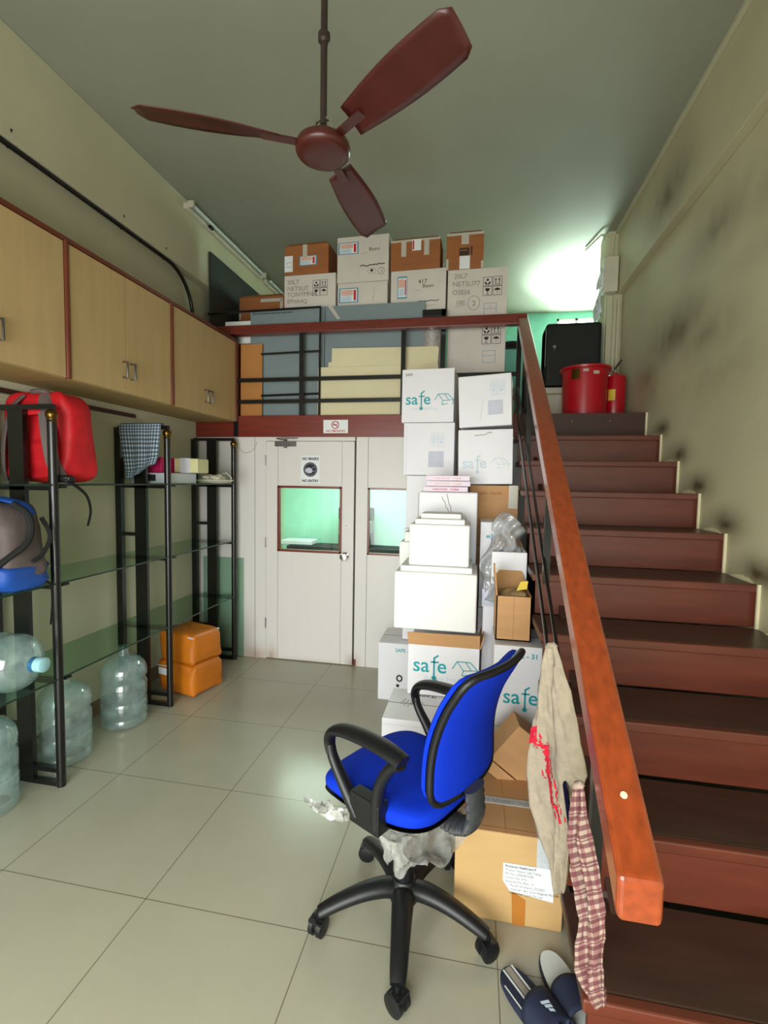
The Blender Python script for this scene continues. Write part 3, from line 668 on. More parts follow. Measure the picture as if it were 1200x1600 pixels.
# ------------------------------------------------------------------ cartons
U = Vector((1, 0, 0)); V = Vector((0, 0, 1))
class Face:
    def __init__(s, mb, w, d, h, n=0): s.b = mb; s.w = w; s.d = d; s.h = h; s.extra = []
    def P(s, u, v, o=0): return Vector((-s.w/2+u*s.w, -s.d/2-.0008-o, v*s.h))
    def part(s, name):
        c = Face(MB(), s.w, s.d, s.h); s.extra.append((name, c.b)); return c
    def rect(s, u0, v0, u1, v1, m, o=0):
        s.b.quad(s.P(u0, v0, o), s.P(u1, v0, o), s.P(u1, v1, o), s.P(u0, v1, o), m)
    def line(s, u0, v0, u1, v1, m, th=.003, o=.0003):
        a = s.P(u0, v0, o); c = s.P(u1, v1, o); t = (c-a).normalized(); n = Vector((-t.z, 0, t.x))*th/2
        s.b.quad(a-n, c-n, c+n, a+n, m)
    def frame(s, u0, v0, u1, v1, m, th=.003):
        for a in ((u0, v0, u1, v0), (u1, v0, u1, v1), (u1, v1, u0, v1), (u0, v1, u0, v0)): s.line(*a, m, th)
    def text(s, t, u, v, size, m, align='LEFT', sx=1.0, bold=0, rot=0):
        c, n = math.cos(rot), math.sin(rot)
        s.b.text(t, size, s.P(u, v, .0006), U*c+V*n, -U*n+V*c, m, align, sx, bold)
    def disc(s, u, v, r, m, o=.0004, n=20):
        c = s.P(u, v, o); vs = [c+U*(r*math.cos(2*PI*k/n))+V*(r*math.sin(2*PI*k/n)) for k in range(n)]
        s.b.add(vs, [tuple(range(n))], m)
    def poly(s, pts, m, o=.0004):
        s.b.add([s.P(u, v, o) for u, v in pts], [tuple(range(len(pts)))], m)
    def ring(s, u, v, ru, rv, m, th=.003, n=20):
        for k in range(n):
            a, c = 2*PI*k/n, 2*PI*(k+1)/n
            s.line(u+ru*math.cos(a), v+rv*math.sin(a), u+ru*math.cos(c), v+rv*math.sin(c), m, th)
    def icons(s, u, v, q, m):
        """two rows of handling pictograms: hands, arrows, glass, umbrella; q = cell size in metres"""
        du, dv = q/s.w, q/s.h
        def cell(i, j): return u+i*du*1.12, v+j*dv*1.08
        for i in (0, 1):
            for j in (0, 1):
                a, c = cell(i, j); s.frame(a, c, a+du, c+dv, m, q*.05)
        a, c = cell(0, 1); s.disc(a+.5*du, c+.68*dv, q*.14, m)
        s.poly([(a+.15*du, c+.5*dv), (a+.3*du, c+.45*dv), (a+.46*du, c+.25*dv), (a+.46*du, c+.1*dv), (a+.3*du, c+.15*dv), (a+.15*du, c+.35*dv)], m)
        s.poly([(a+.85*du, c+.5*dv), (a+.7*du, c+.45*dv), (a+.54*du, c+.25*dv), (a+.54*du, c+.1*dv), (a+.7*du, c+.15*dv), (a+.85*du, c+.35*dv)], m)
        a, c = cell(1, 1)
        for x in (.3, .7):
            s.line(a+x*du, c+.18*dv, a+x*du, c+.7*dv, m, q*.08); s.poly([(a+(x-.12)*du, c+.62*dv), (a+(x+.12)*du, c+.62*dv), (a+x*du, c+.86*dv)], m)
        s.line(a+.15*du, c+.14*dv, a+.85*du, c+.14*dv, m, q*.05)
        a, c = cell(0, 0)
        s.poly([(a+.22*du, c+.82*dv), (a+.3*du, c+.55*dv), (a+.5*du, c+.42*dv), (a+.7*du, c+.55*dv), (a+.78*du, c+.82*dv)], m); s.line(a+.5*du, c+.15*dv, a+.5*du, c+.45*dv, m, q*.06); s.line(a+.32*du, c+.14*dv, a+.68*du, c+.14*dv, m, q*.06)
        a, c = cell(1, 0)
        s.poly([(a+.12*du, c+.55*dv), (a+.88*du, c+.55*dv), (a+.75*du, c+.74*dv), (a+.5*du, c+.84*dv), (a+.25*du, c+.74*dv)], m); s.line(a+.5*du, c+.16*dv, a+.5*du, c+.6*dv, m, q*.05)
    def safe(s, u, v, z, m, sub=True):
        """lower-case word with a thermometer for the f, and an open-box emblem"""
        x = z/s.w
        s.text('sa', u, v, z, m, bold=.001)
        fx = u+1.03*x
        s.line(fx, v-.20*z/s.h, fx, v+.72*z/s.h, m, z*.085); s.line(fx, v+.70*z/s.h, fx+.2*x, v+.84*z/s.h, m, z*.085)
        s.line(fx-.17*x, v+.50*z/s.h, fx+.22*x, v+.50*z/s.h, m, z*.075); s.disc(fx, v-.26*z/s.h, z*.11, m, .0006)
        s.text('e', fx+.13*x, v, z, m, bold=.001)
        bx_ = fx+.86*x; q = x*.88; h = z/s.h
        pts = [(0, .25), (.25, .62), (.95, .62), (1.35, .25), (1.28, -.05)]
        for (a, c), (d, e) in zip(pts, pts[1:]): s.line(bx_+a*q, v+c*h, bx_+d*q, v+e*h, m, z*.045)
        for a, c, d, e in ((.25, .62, .60, .20), (.60, .20, 1.35, .25), (.60, .20, .52, -.05), (.52, -.05, .95, .02), (.70, .62, 1.0, .25)): s.line(bx_+a*q, v+c*h, bx_+d*q, v+e*h, m, z*.04)
        if sub: s.text('thermal box', u+.55*x, v-.36*h, z*.26, M['tealf'], sx=1.2)
def scribble(F, u0, v0, u1, v1, m, n=7, seed=0, th=.0025):
    r = random.Random(seed); p = (u0, v0)
    for k in range(1, n+1):
        q = (u0+(u1-u0)*k/n, v0+(v1-v0)*k/n+r.uniform(-.02, .02)); F.line(*p, *q, m, th); p = q
def courier(F, u0, v0, u1, v1):
    """pale shipping sticker with a blue edge and a red bar"""
    F = F.part('courier_sticker'); F.rect(u0, v0, u1, v1, M['bluep']); e = .07
    du, dv = (u1-u0), (v1-v0)
    F.rect(u0+e*du, v0+e*dv, u1-e*du, v1-e*dv, M['paper'], .0003); F.rect(u0+.1*du, v0+.5*dv, u0+.72*du, v1-.12*dv, M['pinkp'], .0006); F.rect(u0+.1*du, v0+.12*dv, u0+.66*du, v0+.46*dv, M['tealf'], .0006)
    F.rect(u1-.24*du, v0+.15*dv, u1-.12*du, v1-.15*dv, M['redp'], .0006)

def carton(label, x0, x1, y0, d, z0, z1, m, yaw_=0, tilt=0, marks=None, tape=None, group=None, name='carton', cat='carton', bevel=.004, lidline=True, top=True):
    w, h = x1-x0, z1-z0
    t = thing(name, label, cat, ((x0+x1)/2, y0+d/2, z0), (0, tilt, yaw_), group)
    b = MB(); b.box(-w/2, w/2, -d/2, d/2, 0, h, m); F = Face(b, w, d, h)
    if marks: marks(F)
    b.build('body', t, bevel=bevel, local=True)
    for nm, eb in F.extra: eb.build(nm, t, local=True)
    if top:
        b = MB(); b.box(-w/2+.004, w/2-.004, -.0015, .0015, h-.0005, h+.0008, M['gap']); b.build('lid_seam', t, local=True)
    if tape:
        for (u0, v0, u1, v1, tm) in tape:
            b = MB(); F = Face(b, w, d, h); F.k = 1
            b.box(-w/2+u0*w, -w/2+u1*w, -d/2-.0022, -d/2-.0012, v0*h, v1*h, tm)
            if v1 >= .995: b.box(-w/2+u0*w, -w/2+u1*w, -d/2-.002, d/2, h+.0006, h+.0018, tm)
            b.build('tape', t, local=True)
    return t

G1 = 'white cartons of the left-hand stack'
def m_grey(F):
    F.rect(.50, .16, .80, .46, M['greyp']); F.icons(.54, .55, .045, M['tealf']); F.line(.06, .05, .06, .95, M['greyp'], .002)
def m_safe1(F):
    F.safe(.07, .34, .112, M['teal']); F.text('SAFE', .06, .88, .026, M['pencil'], bold=.0005); F.text('- S', .24, .88, .022, M['tealf'])
def m_top31(F): F.text('SAFE - 31', .30, .90, .032, M['teal'], bold=.0008)
carton('white carton with a teal thermometer word, topmost of the left-hand tall stack', -.525, -.152, 3.45, .37, 2.027, 2.402, M['white'], -.06, 0, m_safe1, group=G1)
carton('glossy white carton with faint grey print, second from the top of the left-hand stack', -.512, -.146, 3.45, .37, 1.648, 2.024, M['white'], -.03, 0, m_grey, group=G1)
carton('plain white carton behind the pink-edged flat boxes, third in the left-hand stack', -.49, -.13, 3.45, .37, 1.262, 1.645, M['white'], 0, 0, None, group=G1)
carton('white carton in the left-hand stack hidden behind the upper foam box', -.50, -.13, 3.46, .37, .845, 1.259, M['white'], 0, 0, None, group=G1)
carton('white carton in the left-hand stack hidden behind the large foam box', -.50, -.13, 3.46, .37, .43, .842, M['white'], 0, 0, None, group=G1)
def m_A(F):
    F.text('SAFE - S', .34, .86, .036, M['teal'], bold=.0006); F.ring(.43, .40, .05, .05, M['ink'], .012); F.disc(.40, .27, .012, M['ink'])
carton('white carton on the floor at the foot of the left-hand stack, nearest the door', -.66, -.29, 3.36, .37, 0, .425, M['white'], 0, 0, m_A, group=G1)

G2 = 'cartons of the right-hand stack'
def m_R1(F):
    F.rect(.56, .22, .84, .50, M['greyp']); F.icons(.60, .60, .045, M['tealf'])
    F.line(.55, .36, .85, .36, M['tealf'], .003); scribble(F, .40, .12, .48, .55, M['greyp'], 6, 3)
carton('white carton tilted on its stack, topmost beside the stair rail', -.098, .24, 3.21, .33, 1.968, 2.300, M['white'], -.10, -.045, m_R1, group=G2)
def m_R2(F):
    F.safe(.07, .30, .098, M['tealf'], False); scribble(F, .30, .90, .62, .93, M['pencil'], 9, 4, .004)
carton('white carton with a washed-out teal word, second from the top beside the stair rail', -.104, .245, 3.20, .34, 1.592, 1.948, M['white'], -.04, -.02, m_R2, group=G2)
carton('brown carton under the two white ones beside the stair rail', -.03, .279, 3.20, .34, 1.195, 1.585, M['kraft'], 0, 0, lambda F: (F.text('Fragile  Handle', .12, .85, .028, M['kraftd']), F.line(.01, .42, .99, .42, M['kraftd'], .003)), tape=[(.80, .62, .98, 1.0, M['tape'])], group=G2)
carton('brown carton low in the right-hand stack, behind the grey wrap', -.03, .279, 3.22, .34, .80, 1.19, M['kraft'], 0, 0, None, group=G2)
carton('lower brown carton of the right-hand stack', -.03, .279, 3.22, .34, .40, .797, M['kraft'], 0, 0, None, group=G2)
carton('bottom brown carton of the right-hand stack', -.03, .279, 3.22, .34, 0, .397, M['kraft'], 0, 0, None, group=G2)
# smaller column in front of it, partly wrapped
carton('white carton with a small teal mark below the taped brown carton', .04, .205, 2.87, .30, .86, 1.37, M['white'], 0, 0, lambda F: F.safe(.2, .82, .03, M['teal'], False))
carton('white carton under the small teal-marked one, behind the foam boxes', .04, .205, 2.87, .30, 0, .858, M['white'])
carton('narrow white carton standing right of the large foam box, under the grey wrap', .062, .279, 2.68, .15, 0, 1.06, M['white'], 0, 0, None)
b = MB(); b.box(.055, .175, 2.655, 2.676, .93, 1.02, M['greyp']); b.text('BIO', .045, (.10, 2.6544, .955), U, V, M['ink']); b.box(.055, .175, 2.655, 2.676, .92, .93, M['plastic'])
tag(origin(b.build('flat_packet', bevel=.003), (.115, 2.66, .92)), 'grey packet with dark letters tucked beside the large foam box', 'packet')
def wrapfn(u, v):
    x = .05+.16*u; z = .96+.42*v
    r = math.sin(u*9+v*5)*.018+math.sin(u*23-v*17)*.010+math.sin(v*31+u*7)*.008
    return (x+.10*v*v*v+.02*math.sin(v*12), 2.645+.10*v+r-.05*math.sin(PI*u), z+.06*math.sin(u*3+1)*v)
b = MB(); b.grid(wrapfn, 26, 40, M['greywrap']); tag(origin(b.build('plastic_wrap', solid=.002), (.12, 2.65, .96)), 'crumpled grey plastic wrap hanging right of the foam boxes', 'plastic wrap')
# white foam crate, open, with a brown flap
t = thing('foam_crate', 'open white box with a torn brown flap, above the open brown carton', 'box', (.195, 2.62, 1.062))
b = MB(); b.box(.10, .29-.008, 2.60, 2.612, 1.062, 1.235, M['white']); b.box(.10, .112, 2.612, 2.84, 1.062, 1.235, M['white']); b.box(.27, .282, 2.612, 2.84, 1.062, 1.235, M['white']); b.box(.112, .27, 2.828, 2.84, 1.062, 1.235, M['white']); b.box(.112, .27, 2.612, 2.828, 1.062, 1.075, M['inside']); b.build('body', t, bevel=.003)
b = MB(); b.prism([(0, 0), (.17, 0), (.15, .05), (.08, .085), (.02, .06)], (.112, 2.835, 1.235), (1, 0, 0), (0, .2, .98), (0, .004, 0), M['kraft']); b.build('flap', t)
carton('hidden white carton carrying the open white box', .075, .275, 2.45, .21, .0, .0+.44, M['white'])
# brown open carton, near the rail
t = thing('carton', 'open brown carton with one flap standing up, right of the large foam box', 'carton', (.19, 2.42, .845))
x0, x1, y0, y1, z0, z1 = .117, .282, 2.33, 2.56, .845, 1.06
b = MB(); b.box(x0, x1, y0, y0+.006, z0, z1, M['kraft']); b.box(x0, x1, y1-.006, y1, z0, z1, M['kraft']); b.box(x0, x0+.006, y0, y1, z0, z1, M['kraft']); b.box(x1-.006, x1, y0, y1, z0, z1, M['kraft']); b.box(x0, x1, y0, y1, z0, z0+.006, M['kraft'])
b.box(.199, .2005, y0-.0006, y0, z0, z1, M['kraftd']); b.build('body', t)
b = MB(); b.prism([(0, 0), (.21, 0), (.21, .08), (.14, .13), (.02, .14)], (x0, y0+.01, z1), (0, 1, 0), (-.10, -.12, 1.05), (.005, 0, .001), M['kraft']); b.build('flap', t)
b = MB(); b.prism([(0, 0), (.16, 0), (.14, .10), (.05, .13), (.0, .08)], (x0+.003, y1-.012, z1-.01), (1, 0, 0), (0, .5, .86), (0, .004, -.002), M['kraft']); b.build('flap', t)
b = MB(); softbox(b, (.205, 2.44, 1.03), .13, .16, .08, M['sandy'], .8, 0, .012, 41, 24, 14); b.build('packing_paper', t)
b = MB(); b.prism([(0, 0), (.05, .01), (.055, .05), (.02, .045)], (.215, 2.40, 1.075), (1, 0, 0), (0, .3, .95), (0, .003, 0), M['yellowp']); b.build('yellow_label', t)
def m_tall(F):
    F.text('SAFE - 31', .30, .86, .034, M['teal'], bold=.0008, sx=1.0); F.safe(.20, .30, .10, M['teal'], False)
carton('tall white carton with teal letters under the staircase, behind the blue chair back', .112, .340, 2.285, .30, .44, .835, M['white'], 0, 0, m_tall)
carton('white carton hidden below the tall one under the staircase', .112, .340, 2.285, .15, 0, .437, M['white'])
# tilted brown carton
t = thing('carton', 'brown carton lid tipped on one corner behind the chair back', 'carton', (.175, 2.12, .36), (0, math.radians(38), .1))
b = MB(); b.box(-.11, .13, -.09, .05, .0, .19, M['kraft']); b.build('body', t, bevel=.003, local=True)
b = MB(); b.box(-.112, .13, -.093, -.0905, -.05, -.004, M['kraft']); b.build('flap', t, local=True)
# lying carton and open carton with the teal word
def m_ly(F):
    F.line(.0, .93, 1, .93, M['greyp'], .002)
    for i in range(4): F.line(.68+.05*i, .70, .68+.05*i, .95, M['greyp'], .003)
t = carton('white carton lying behind the chair seat with fine print on its top', -.425, -.075, 2.28, .36, 0, .42, M['white'], 0, 0, m_ly)
b = MB()
for i in range(6): b.text('SAFE TEMP 2-8 C', .013, (-.09+.019*i, .06-.012*(i % 3), .4206), (-.25, -.97, 0), (.97, -.25, 0), M['ink'], 'LEFT', .8)
b.text('LOT 31', .03, (-.02, .10, .4206), (1, -.1, 0), (.1, 1, 0), M['ink'], 'LEFT', 1, .001)
b.build('top_print', t, local=True)
t = thing('carton', 'open white carton with teal word and brown flap, below the large foam box', 'carton', (-.144, 2.75, .42))
x0, x1, y0, y1, z0, z1 = -.338, .050, 2.575, 2.93, .424, .705
b = MB(); b.box(x0, x1, y0, y1, z0, z1, M['white']); b.build('body', t, bevel=.003)
b = MB(); b.add([(x0, y0, z1), (x1, y0, z1), (x1, y0-.012, z1+.075), (x0-.004, y0-.012, z1+.07), (x0, y0+.005, z1), (x1, y0+.005, z1), (x1, y0-.007, z1+.075), (x0-.004, y0-.007, z1+.07)], [(0, 1, 2, 3), (7, 6, 5, 4), (0, 4, 5, 1), (1, 5, 6, 2), (2, 6, 7, 3), (3, 7, 4, 0)], M['kraft']); o = b.build('front_flap', t); o['label'] = 'plain brown inner face of the front flap'
b = MB(); b.prism([(0, 0), (.33, 0), (.33, .07), (0, .075)], (x1, y0, z1), (0, 1, 0), (.25, 0, .95), (.005, 0, 0), M['kraft']); b.build('side_flap', t)
b = MB(); F = Face(b, x1-x0, y1-y0, z1-z0); F.P = lambda u, v, o=0: Vector((x0+u*(x1-x0), y0-.0008-o, z0+v*(z1-z0))); F.safe(.07, .47, .115, M['teal']); F.ring(.40, .30, .02, .03, M['teal'], .01); b.build('printing', t)

# foam boxes
def foambox(label, x0, x1, y0, d, z0, z1, lid, step=0):
    t = thing('foam_box', label, 'foam box', ((x0+x1)/2, y0+d/2, z0), group='white foam boxes')
    b = MB(); b.box(x0, x1, y0, y0+d, z0, z1-lid, M['foam']); b.build('body', t, bevel=.010, segs=3)
    b = MB(); i = .028; b.box(x0+i, x1-i, y0+i, y0+d-i*.5, z1-lid-.01, z1, M['foam'])
    if step: b.box(x0+.055, x1-.05, y0+.075, y0+d-.04, z1-.004, z1+step, M['foam'])
    b.build('lid', t, bevel=.006, segs=2)
    return t
foambox('large white foam box, lowest of the foam boxes on the open carton', -.424, .027, 2.585, .37, .785, 1.135, .030)
foambox('medium white foam box stacked on the large foam box', -.352, -.020, 2.625, .30, 1.137, 1.395, .028, .028)
foambox('narrow white foam box peeping out left of the medium foam box', -.462, -.365, 2.985, .26, .985, 1.28, .06)
def m_tem(F): F.text('TEM', .06, .12, .035, M['ink'], bold=.001)
carton('white carton with dark letters squeezed under the large foam box', -.470, -.0, 2.965, .23, .695, .983, M['white'], 0, 0, m_tem)
carton('white carton behind the open teal-lettered one, lower of two', -.345, .03, 2.96, .235, 0, .345, M['white'])
carton('white carton behind the open teal-lettered one, upper of two', -.345, .03, 2.96, .235, .347, .693, M['white'])
def m_pw(F):
    scribble(F, .40, .95, .55, .74, M['pencil'], 6, 8, .004); scribble(F, .48, .98, .58, .76, M['pencil'], 6, 9, .004); scribble(F, .52, .72, .60, .73, M['pencil'], 4, 10, .003); F.line(.0, .52, .0, .99, M['pencil'], .002)
carton('white carton with loose pen strokes, carrying the pink-edged flat boxes', -.342, .019, 2.96, .235, .985, 1.540, M['white'], 0, 0, m_pw, bevel=.008)
for i in range(3):
    dx = (0, .003, -.012)[2-i] if i else -.012
    z = 1.5425+.034*i
    t = thing('flat_box', f"{('lowest', 'middle', 'topmost')[i]} of the three pink-edged flat boxes on the pen-marked carton", 'flat box', (-.165+dx, 3.05, z), group='pink-edged flat boxes')
    b = MB(); b.box(-.135, .135, -.09, .09, 0, .031, M['pinkbox']); b.build('body', t, bevel=.003, local=True)
    b = MB(); b.text('SAFE STORE   THERM', .013, (0, -.0908, .010), U, V, M['pinkp'] if i else M['redp'], 'CENTER', 1.3, .0004); b.build('printing', t, local=True)
# big carton in front of the stairs
t = thing('carton', 'large kraft carton on the floor by the stair foot, with a white address sheet', 'carton', (.158, 1.95, 0))
x0, x1, y0, y1, h = -.034, .350, 1.702, 2.20, .338
b = MB(); b.box(x0, x1, y0, y1, 0, h, M['kraftl']); b.build('body', t, bevel=.004)
b = MB(); b.box(x0+.003, x1-.003, y0+.002, y1-.002, h, h+.002, M['kraft']); b.box(.145, .1465, y0, y1, h+.002, h+.0028, M['kraftd']); b.box(x0, x1, y0+.022, y0+.024, h+.002, h+.003, M['kraftd']); b.build('top_flap', t)
b = MB(); b.box(x0, x1, 1.86, 1.90, h+.002, h+.0036, M['cleartape']); b.box(.255, .30, y0, y1, h+.003, h+.0042, M['cleartape']); b.box(.255, .30, y0-.0012, y0, .13, h, M['cleartape']); o = b.build('clear_tape', t); o['label'] = 'printed clear tape'
b = MB(); b.text('VOID IF BROKEN  VOID', .022, (.02, 1.87, h+.0040), (1, 0, 0), (0, 1, 0), M['pencil']); b.build('tape_print', o)
b = MB(); b.prism([(.178, 0), (.222, 0), (.222, .10), (.172, .125)], (0, y0-.001, 0), (1, 0, 0), (0, 0, 1), (0, .0008, 0), M['btape']); o = b.build('brown_tape', t); o['label'] = 'strip of shiny brown tape'
b = MB(); b.prism([(.140, .232), (.140, .165), (.165, .128), (.316, .110), (.316, .232)], (0, y0-.003, 0), (1, 0, 0), (0, 0, 1), (0, .0015, 0), M['paper']); o = b.build('address_sheet', t)
b = MB()
for i, s_ in enumerate(('Romsons Healthcare P', 'Product Name: Safe Temp', 'PO No: 2000447028', 'Carton No: 476', 'Quantity Per Box: 10', 'Month of Import: 02/2021', 'Importer: Bio Care Hygiene Pvt Ltd', 'Customer Care: Pvt Ltd')):
    b.text(s_, .0135, (.147 if i < 5 else .165, y0-.0036, .218-.0142*i), U, V, M['ink'], 'LEFT', .86, .0003 if i == 0 else 0)
b.build('printing', o)

# ------------------------------------------------------------------ things on the loft
LF = 2.143
G3 = 'cartons piled on the loft'
def wr(txts):
    def f(F):
        for (s_, u, v, z) in txts: F.text(s_, u, v, z, M['pencil'], rot=random.uniform(-.05, .03))
    return f
def m_b1(F):
    P = F.part('paper_label'); P.rect(.0, .12, .19, .66, M['paper']); scribble(P, .02, .40, .17, .44, M['ink'], 5, 1); scribble(P, .03, .28, .17, .30, M['ink'], 5, 2)
    courier(F, .34, .30, .74, .62); F.part('tape').rect(.42, .58, .52, 1, M['tape'], .0012)
def m_w1(F):
    wr([('20L7', .05, .74, .055), ('NETSUT', .05, .55, .055), ('TONYMNA', .05, .36, .055), ('BPHA4Q', .05, .18, .05)])(F); F.icons(.56, .36, .062, M['ink'])
def m_w2(F):
    courier(F, .02, .62, .42, .88); F.text('Biyani', .62, .66, .04, M['ink']); scribble(F, .45, .60, .60, .61, M['pencil'], 5, 5); scribble(F, .45, .34, .93, .36, M['ink'], 16, 6, .008)
    F.ring(.68, .22, .08, .06, M['pencil'], .003); F.disc(.68, .23, .012, M['ink']); F.ring(.86, .21, .06, .075, M['ink'], .003); F.text('1', .845, .17, .04, M['ink']); F.line(.82, .45, .82, .88, M['greyp'], .003); F.line(.42, .1, .42, .9, M['greyp'], .003)
def m_w3(F):
    courier(F, .03, .22, .42, .80); F.frame(.45, .1, .98, .95, M['greyp'], .002); scribble(F, .72, .2, .74, .8, M['pencil'], 6, 7)
def m_b2(F):
    for u in (.22, .68): F.part('tape').rect(u, .45, u+.1, 1, M['tape'], .0006)
    P = F.part('courier_sticker'); P.rect(.44, .62, .62, .98, M['paper'], .0004); P.rect(.45, .66, .48, .95, M['redp'], .0008); F.rect(0, .93, 1, 1, M['tape'], .0002); F.line(.12, .3, .30, .36, M['kraftd'], .004); F.line(.6, .5, .85, .8, M['gap'], .002)
def m_w4(F):
    courier(F, .12, .32, .30, .86); F.text('417', .50, .66, .05, M['ink']); F.text('Biyani', .58, .56, .04, M['ink']); F.frame(.43, .32, .86, .80, M['greyp'], .002); scribble(F, .46, .22, .88, .24, M['ink'], 14, 11, .006); scribble(F, .60, .12, .84, .13, M['pencil'], 9, 12); scribble(F, .44, .5, .56, .5, M['pencil'], 4, 12)
def m_b3(F):
    F.part('tape').rect(.40, .68, .60, 1, M['tape'], .0005); F.rect(.35, .38, .62, .58, M['gap']); F.rect(.38, .50, .56, .53, M['kraftd'], .0003); F.rect(.66, .38, .70, .62, M['gap']); P = F.part('paper_label'); P.rect(.36, 0, .64, .36, M['paper'], .0004); scribble(P, .40, .15, .60, .2, M['ink'], 8, 13); F.rect(0, .93, 1, 1, M['tape'], .0002)
    F.rect(0, .0, .06, .30, M['tape']); F.rect(.94, 0, 1, .2, M['tape'])
def m_w5(F):
    wr([('20L7', .10, .84, .055), ('NETSU77', .08, .70, .055), ('OSEIA', .08, .55, .055), ('100', .14, .36, .05)])(F); F.line(.13, .33, .32, .35, M['pencil'], .003); F.ring(.45, .38, .10, .13, M['pencil'], .004); F.text('2', .42, .33, .06, M['pencil'])
    F.icons(.60, .50, .070, M['ink']); F.frame(.62, .12, .83, .36, M['bluep'], .003); F.line(.62, .26, .83, .26, M['bluep'], .003); F.text('L', .72, .28, .03, M['bluep'])
def m_w6(F):
    F.icons(.60, .58, .070, M['ink']); F.frame(.62, .20, .83, .44, M['bluep'], .003); F.line(.62, .34, .83, .34, M['bluep'], .003); F.frame(.18, .22, .36, .45, M['greyp'], .002)
def flaps(t, w, d, h, m=M['kraftd']):
    for s in (-1, 1):
        b = MB(); b.prism([(-w/2+.01, 0), (w/2-.01, 0), (w/2-.03, .045), (-w/2+.03, .045)], (0, s*(d/2-.005), h), (1, 0, 0), (0, -s*.75, .66), (0, 0, -.004), m); b.build('flap', t, local=True)
carton('brown carton with a courier sticker, top of the leftmost pile on the loft', -1.695, -1.290, 4.08, .30, 3.388, 3.640, M['kraftd'], -.03, 0, m_b1, group=G3, top=False) 
flaps(bpy.data.objects[-1] if False else [o for o in bpy.data.objects if o.get('label', '').startswith('brown carton with a courier')][0], .405, .30, .252)
carton('white carton with pencil writing and pictograms, under the sticker-marked brown one', -1.695, -1.225, 4.08, .32, 3.10, 3.385, M['whitem'], -.02, 0, m_w1, group=G3)
carton('tall white carton with a courier sticker in its upper corner, second pile on the loft', -1.215, -.762, 4.08, .32, 3.296, 3.676, M['whitem'], -.03, 0, m_w2, group=G3)
carton('white carton with a courier sticker lying flat, under the tall white one on the loft', -1.209, -.770, 4.08, .32, 3.08, 3.293, M['whitem'], -.02, 0, m_w3, group=G3)
t = carton('brown carton with two strips of tape down its front, third pile on the loft', -.748, -.330, 4.08, .30, 3.368, 3.615, M['kraftd'], -.04, 0, m_b2, group=G3, top=False); flaps(t, .418, .30, .247)
carton('white carton with an upright courier sticker, below the twice-taped brown one', -.741, -.278, 4.08, .32, 3.03, 3.365, M['whitem'], -.03, 0, m_w4, group=G3)
t = carton('brown carton with black marks and paper strip, topping the rightmost loft pile', -.282, .018, 4.08, .28, 3.346, 3.635, M['kraftd'], -.02, 0, m_b3, group=G3, top=False); flaps(t, .30, .28, .289)
carton('white carton with a circled number and pictograms, rightmost pile just above the rail', -.264, .214, 4.08, .34, 2.905, 3.343, M['whitem'], -.02, 0, m_w5, group=G3)
carton('white carton with pictograms seen below the loft handrail', -.258, .214, 4.08, .34, 2.51, 2.902, M['whitem'], -.02, 0, m_w6, group=G3)
carton('lowest white carton of the rightmost loft pile', -.258, .214, 4.08, .34, LF, 2.507, M['whitem'], group=G3)
for x0, x1, lab, zt in ((-1.69, -1.23, 'leftmost', 3.097), (-1.21, -.77, 'second', 3.077), (-.735, -.50, 'third', 3.027)):
    carton(f'white carton behind the grey boards carrying the {lab} pile on the loft', x0, x1, 4.10, .30, LF, zt, M['whitem'], group=G3)
t = carton('low brown carton with white-edged flaps on the loft beside the dark board', -2.27, -1.80, 4.35, .33, 3.03, 3.33, M['kraftd'], -.06, .02, lambda F: (F.rect(.48, .82, .97, .92, M['tape']), F.rect(.91, .0, .97, .9, M['tape']), F.rect(.0, .3, .04, .5, M['tape'])), group=G3, top=False); flaps(t, .47, .33, .30)
carton('tall brown carton on the loft carrying the low brown one', -2.26, -1.83, 4.36, .30, LF, 3.027, M['kraftd'], group=G3)
carton('brown carton by the loft rail under the white foam slabs', -2.25, -1.90, 4.03, .25, LF, 2.80, M['redbeam'], group=G3)
for i in range(2):
    b = MB(); b.box(-2.27+.03*i, -1.95, 4.03, 4.29, 2.803+.10*i, 2.90+.10*i, M['foam'])
    tag(origin(b.build('foam_slab', bevel=.006), (-2.1, 4.16, 2.803+.1*i)), ('lower' if i == 0 else 'upper')+' white foam slab behind the left end of the loft handrail', 'foam slab', 'white foam slabs')
# leaning boards
def board(label, x0, x1, y, z1, m, th=.012, lean=.012, pts=None, extra=None, name='board', z0=LF):
    t = thing(name, label, 'board', ((x0+x1)/2, y, z0), (-lean, 0, 0))
    w = x1-x0; h = z1-z0
    b = MB(); b.prism(pts or [(-w/2, 0), (w/2, 0), (w/2, h), (-w/2, h)], (0, 0, 0), U, V, (0, th, 0), m); b.build('panel', t, local=True, bevel=.001)
    if extra: extra(t, w, h)
    return t
def holes(t, w, h):
    b = MB()
    for k in range(17): b.box(-w/2+.02+k*.022, -w/2+.032+k*.022, -.0008, 0, h-.036, h-.024, M['ink'])
    for k in range(30): b.box(-w/2+.02+k*.021, -w/2+.03+k*.021, -.0008, 0, .004, .014, M['ink'])
    b.build('punched_edge', t, local=True)
board('grey board with a punched upper edge leaning on the loft rail', -1.976, -1.300, 3.985, 3.072, M['grey'], extra=holes)
def gtape(t, w, h):
    b = MB(); b.prism([(-w/2+.06, h+.0), (-w/2+.10, h+.0), (-w/2+.175, h-.11), (-w/2+.15, h-.115)], (0, -.0012, 0), U, V, (0, .001, 0), M['tape']); b.build('tape', t, local=True)
board('wide grey board leaning on the loft rail behind the cream boards', -1.342, -.447, 4.01, 3.085, M['grey'], extra=gtape)
board('pale cream board in front, cut off by the white cartons', -1.338, -.32, 3.945, 2.556, M['cream'])
W = .934
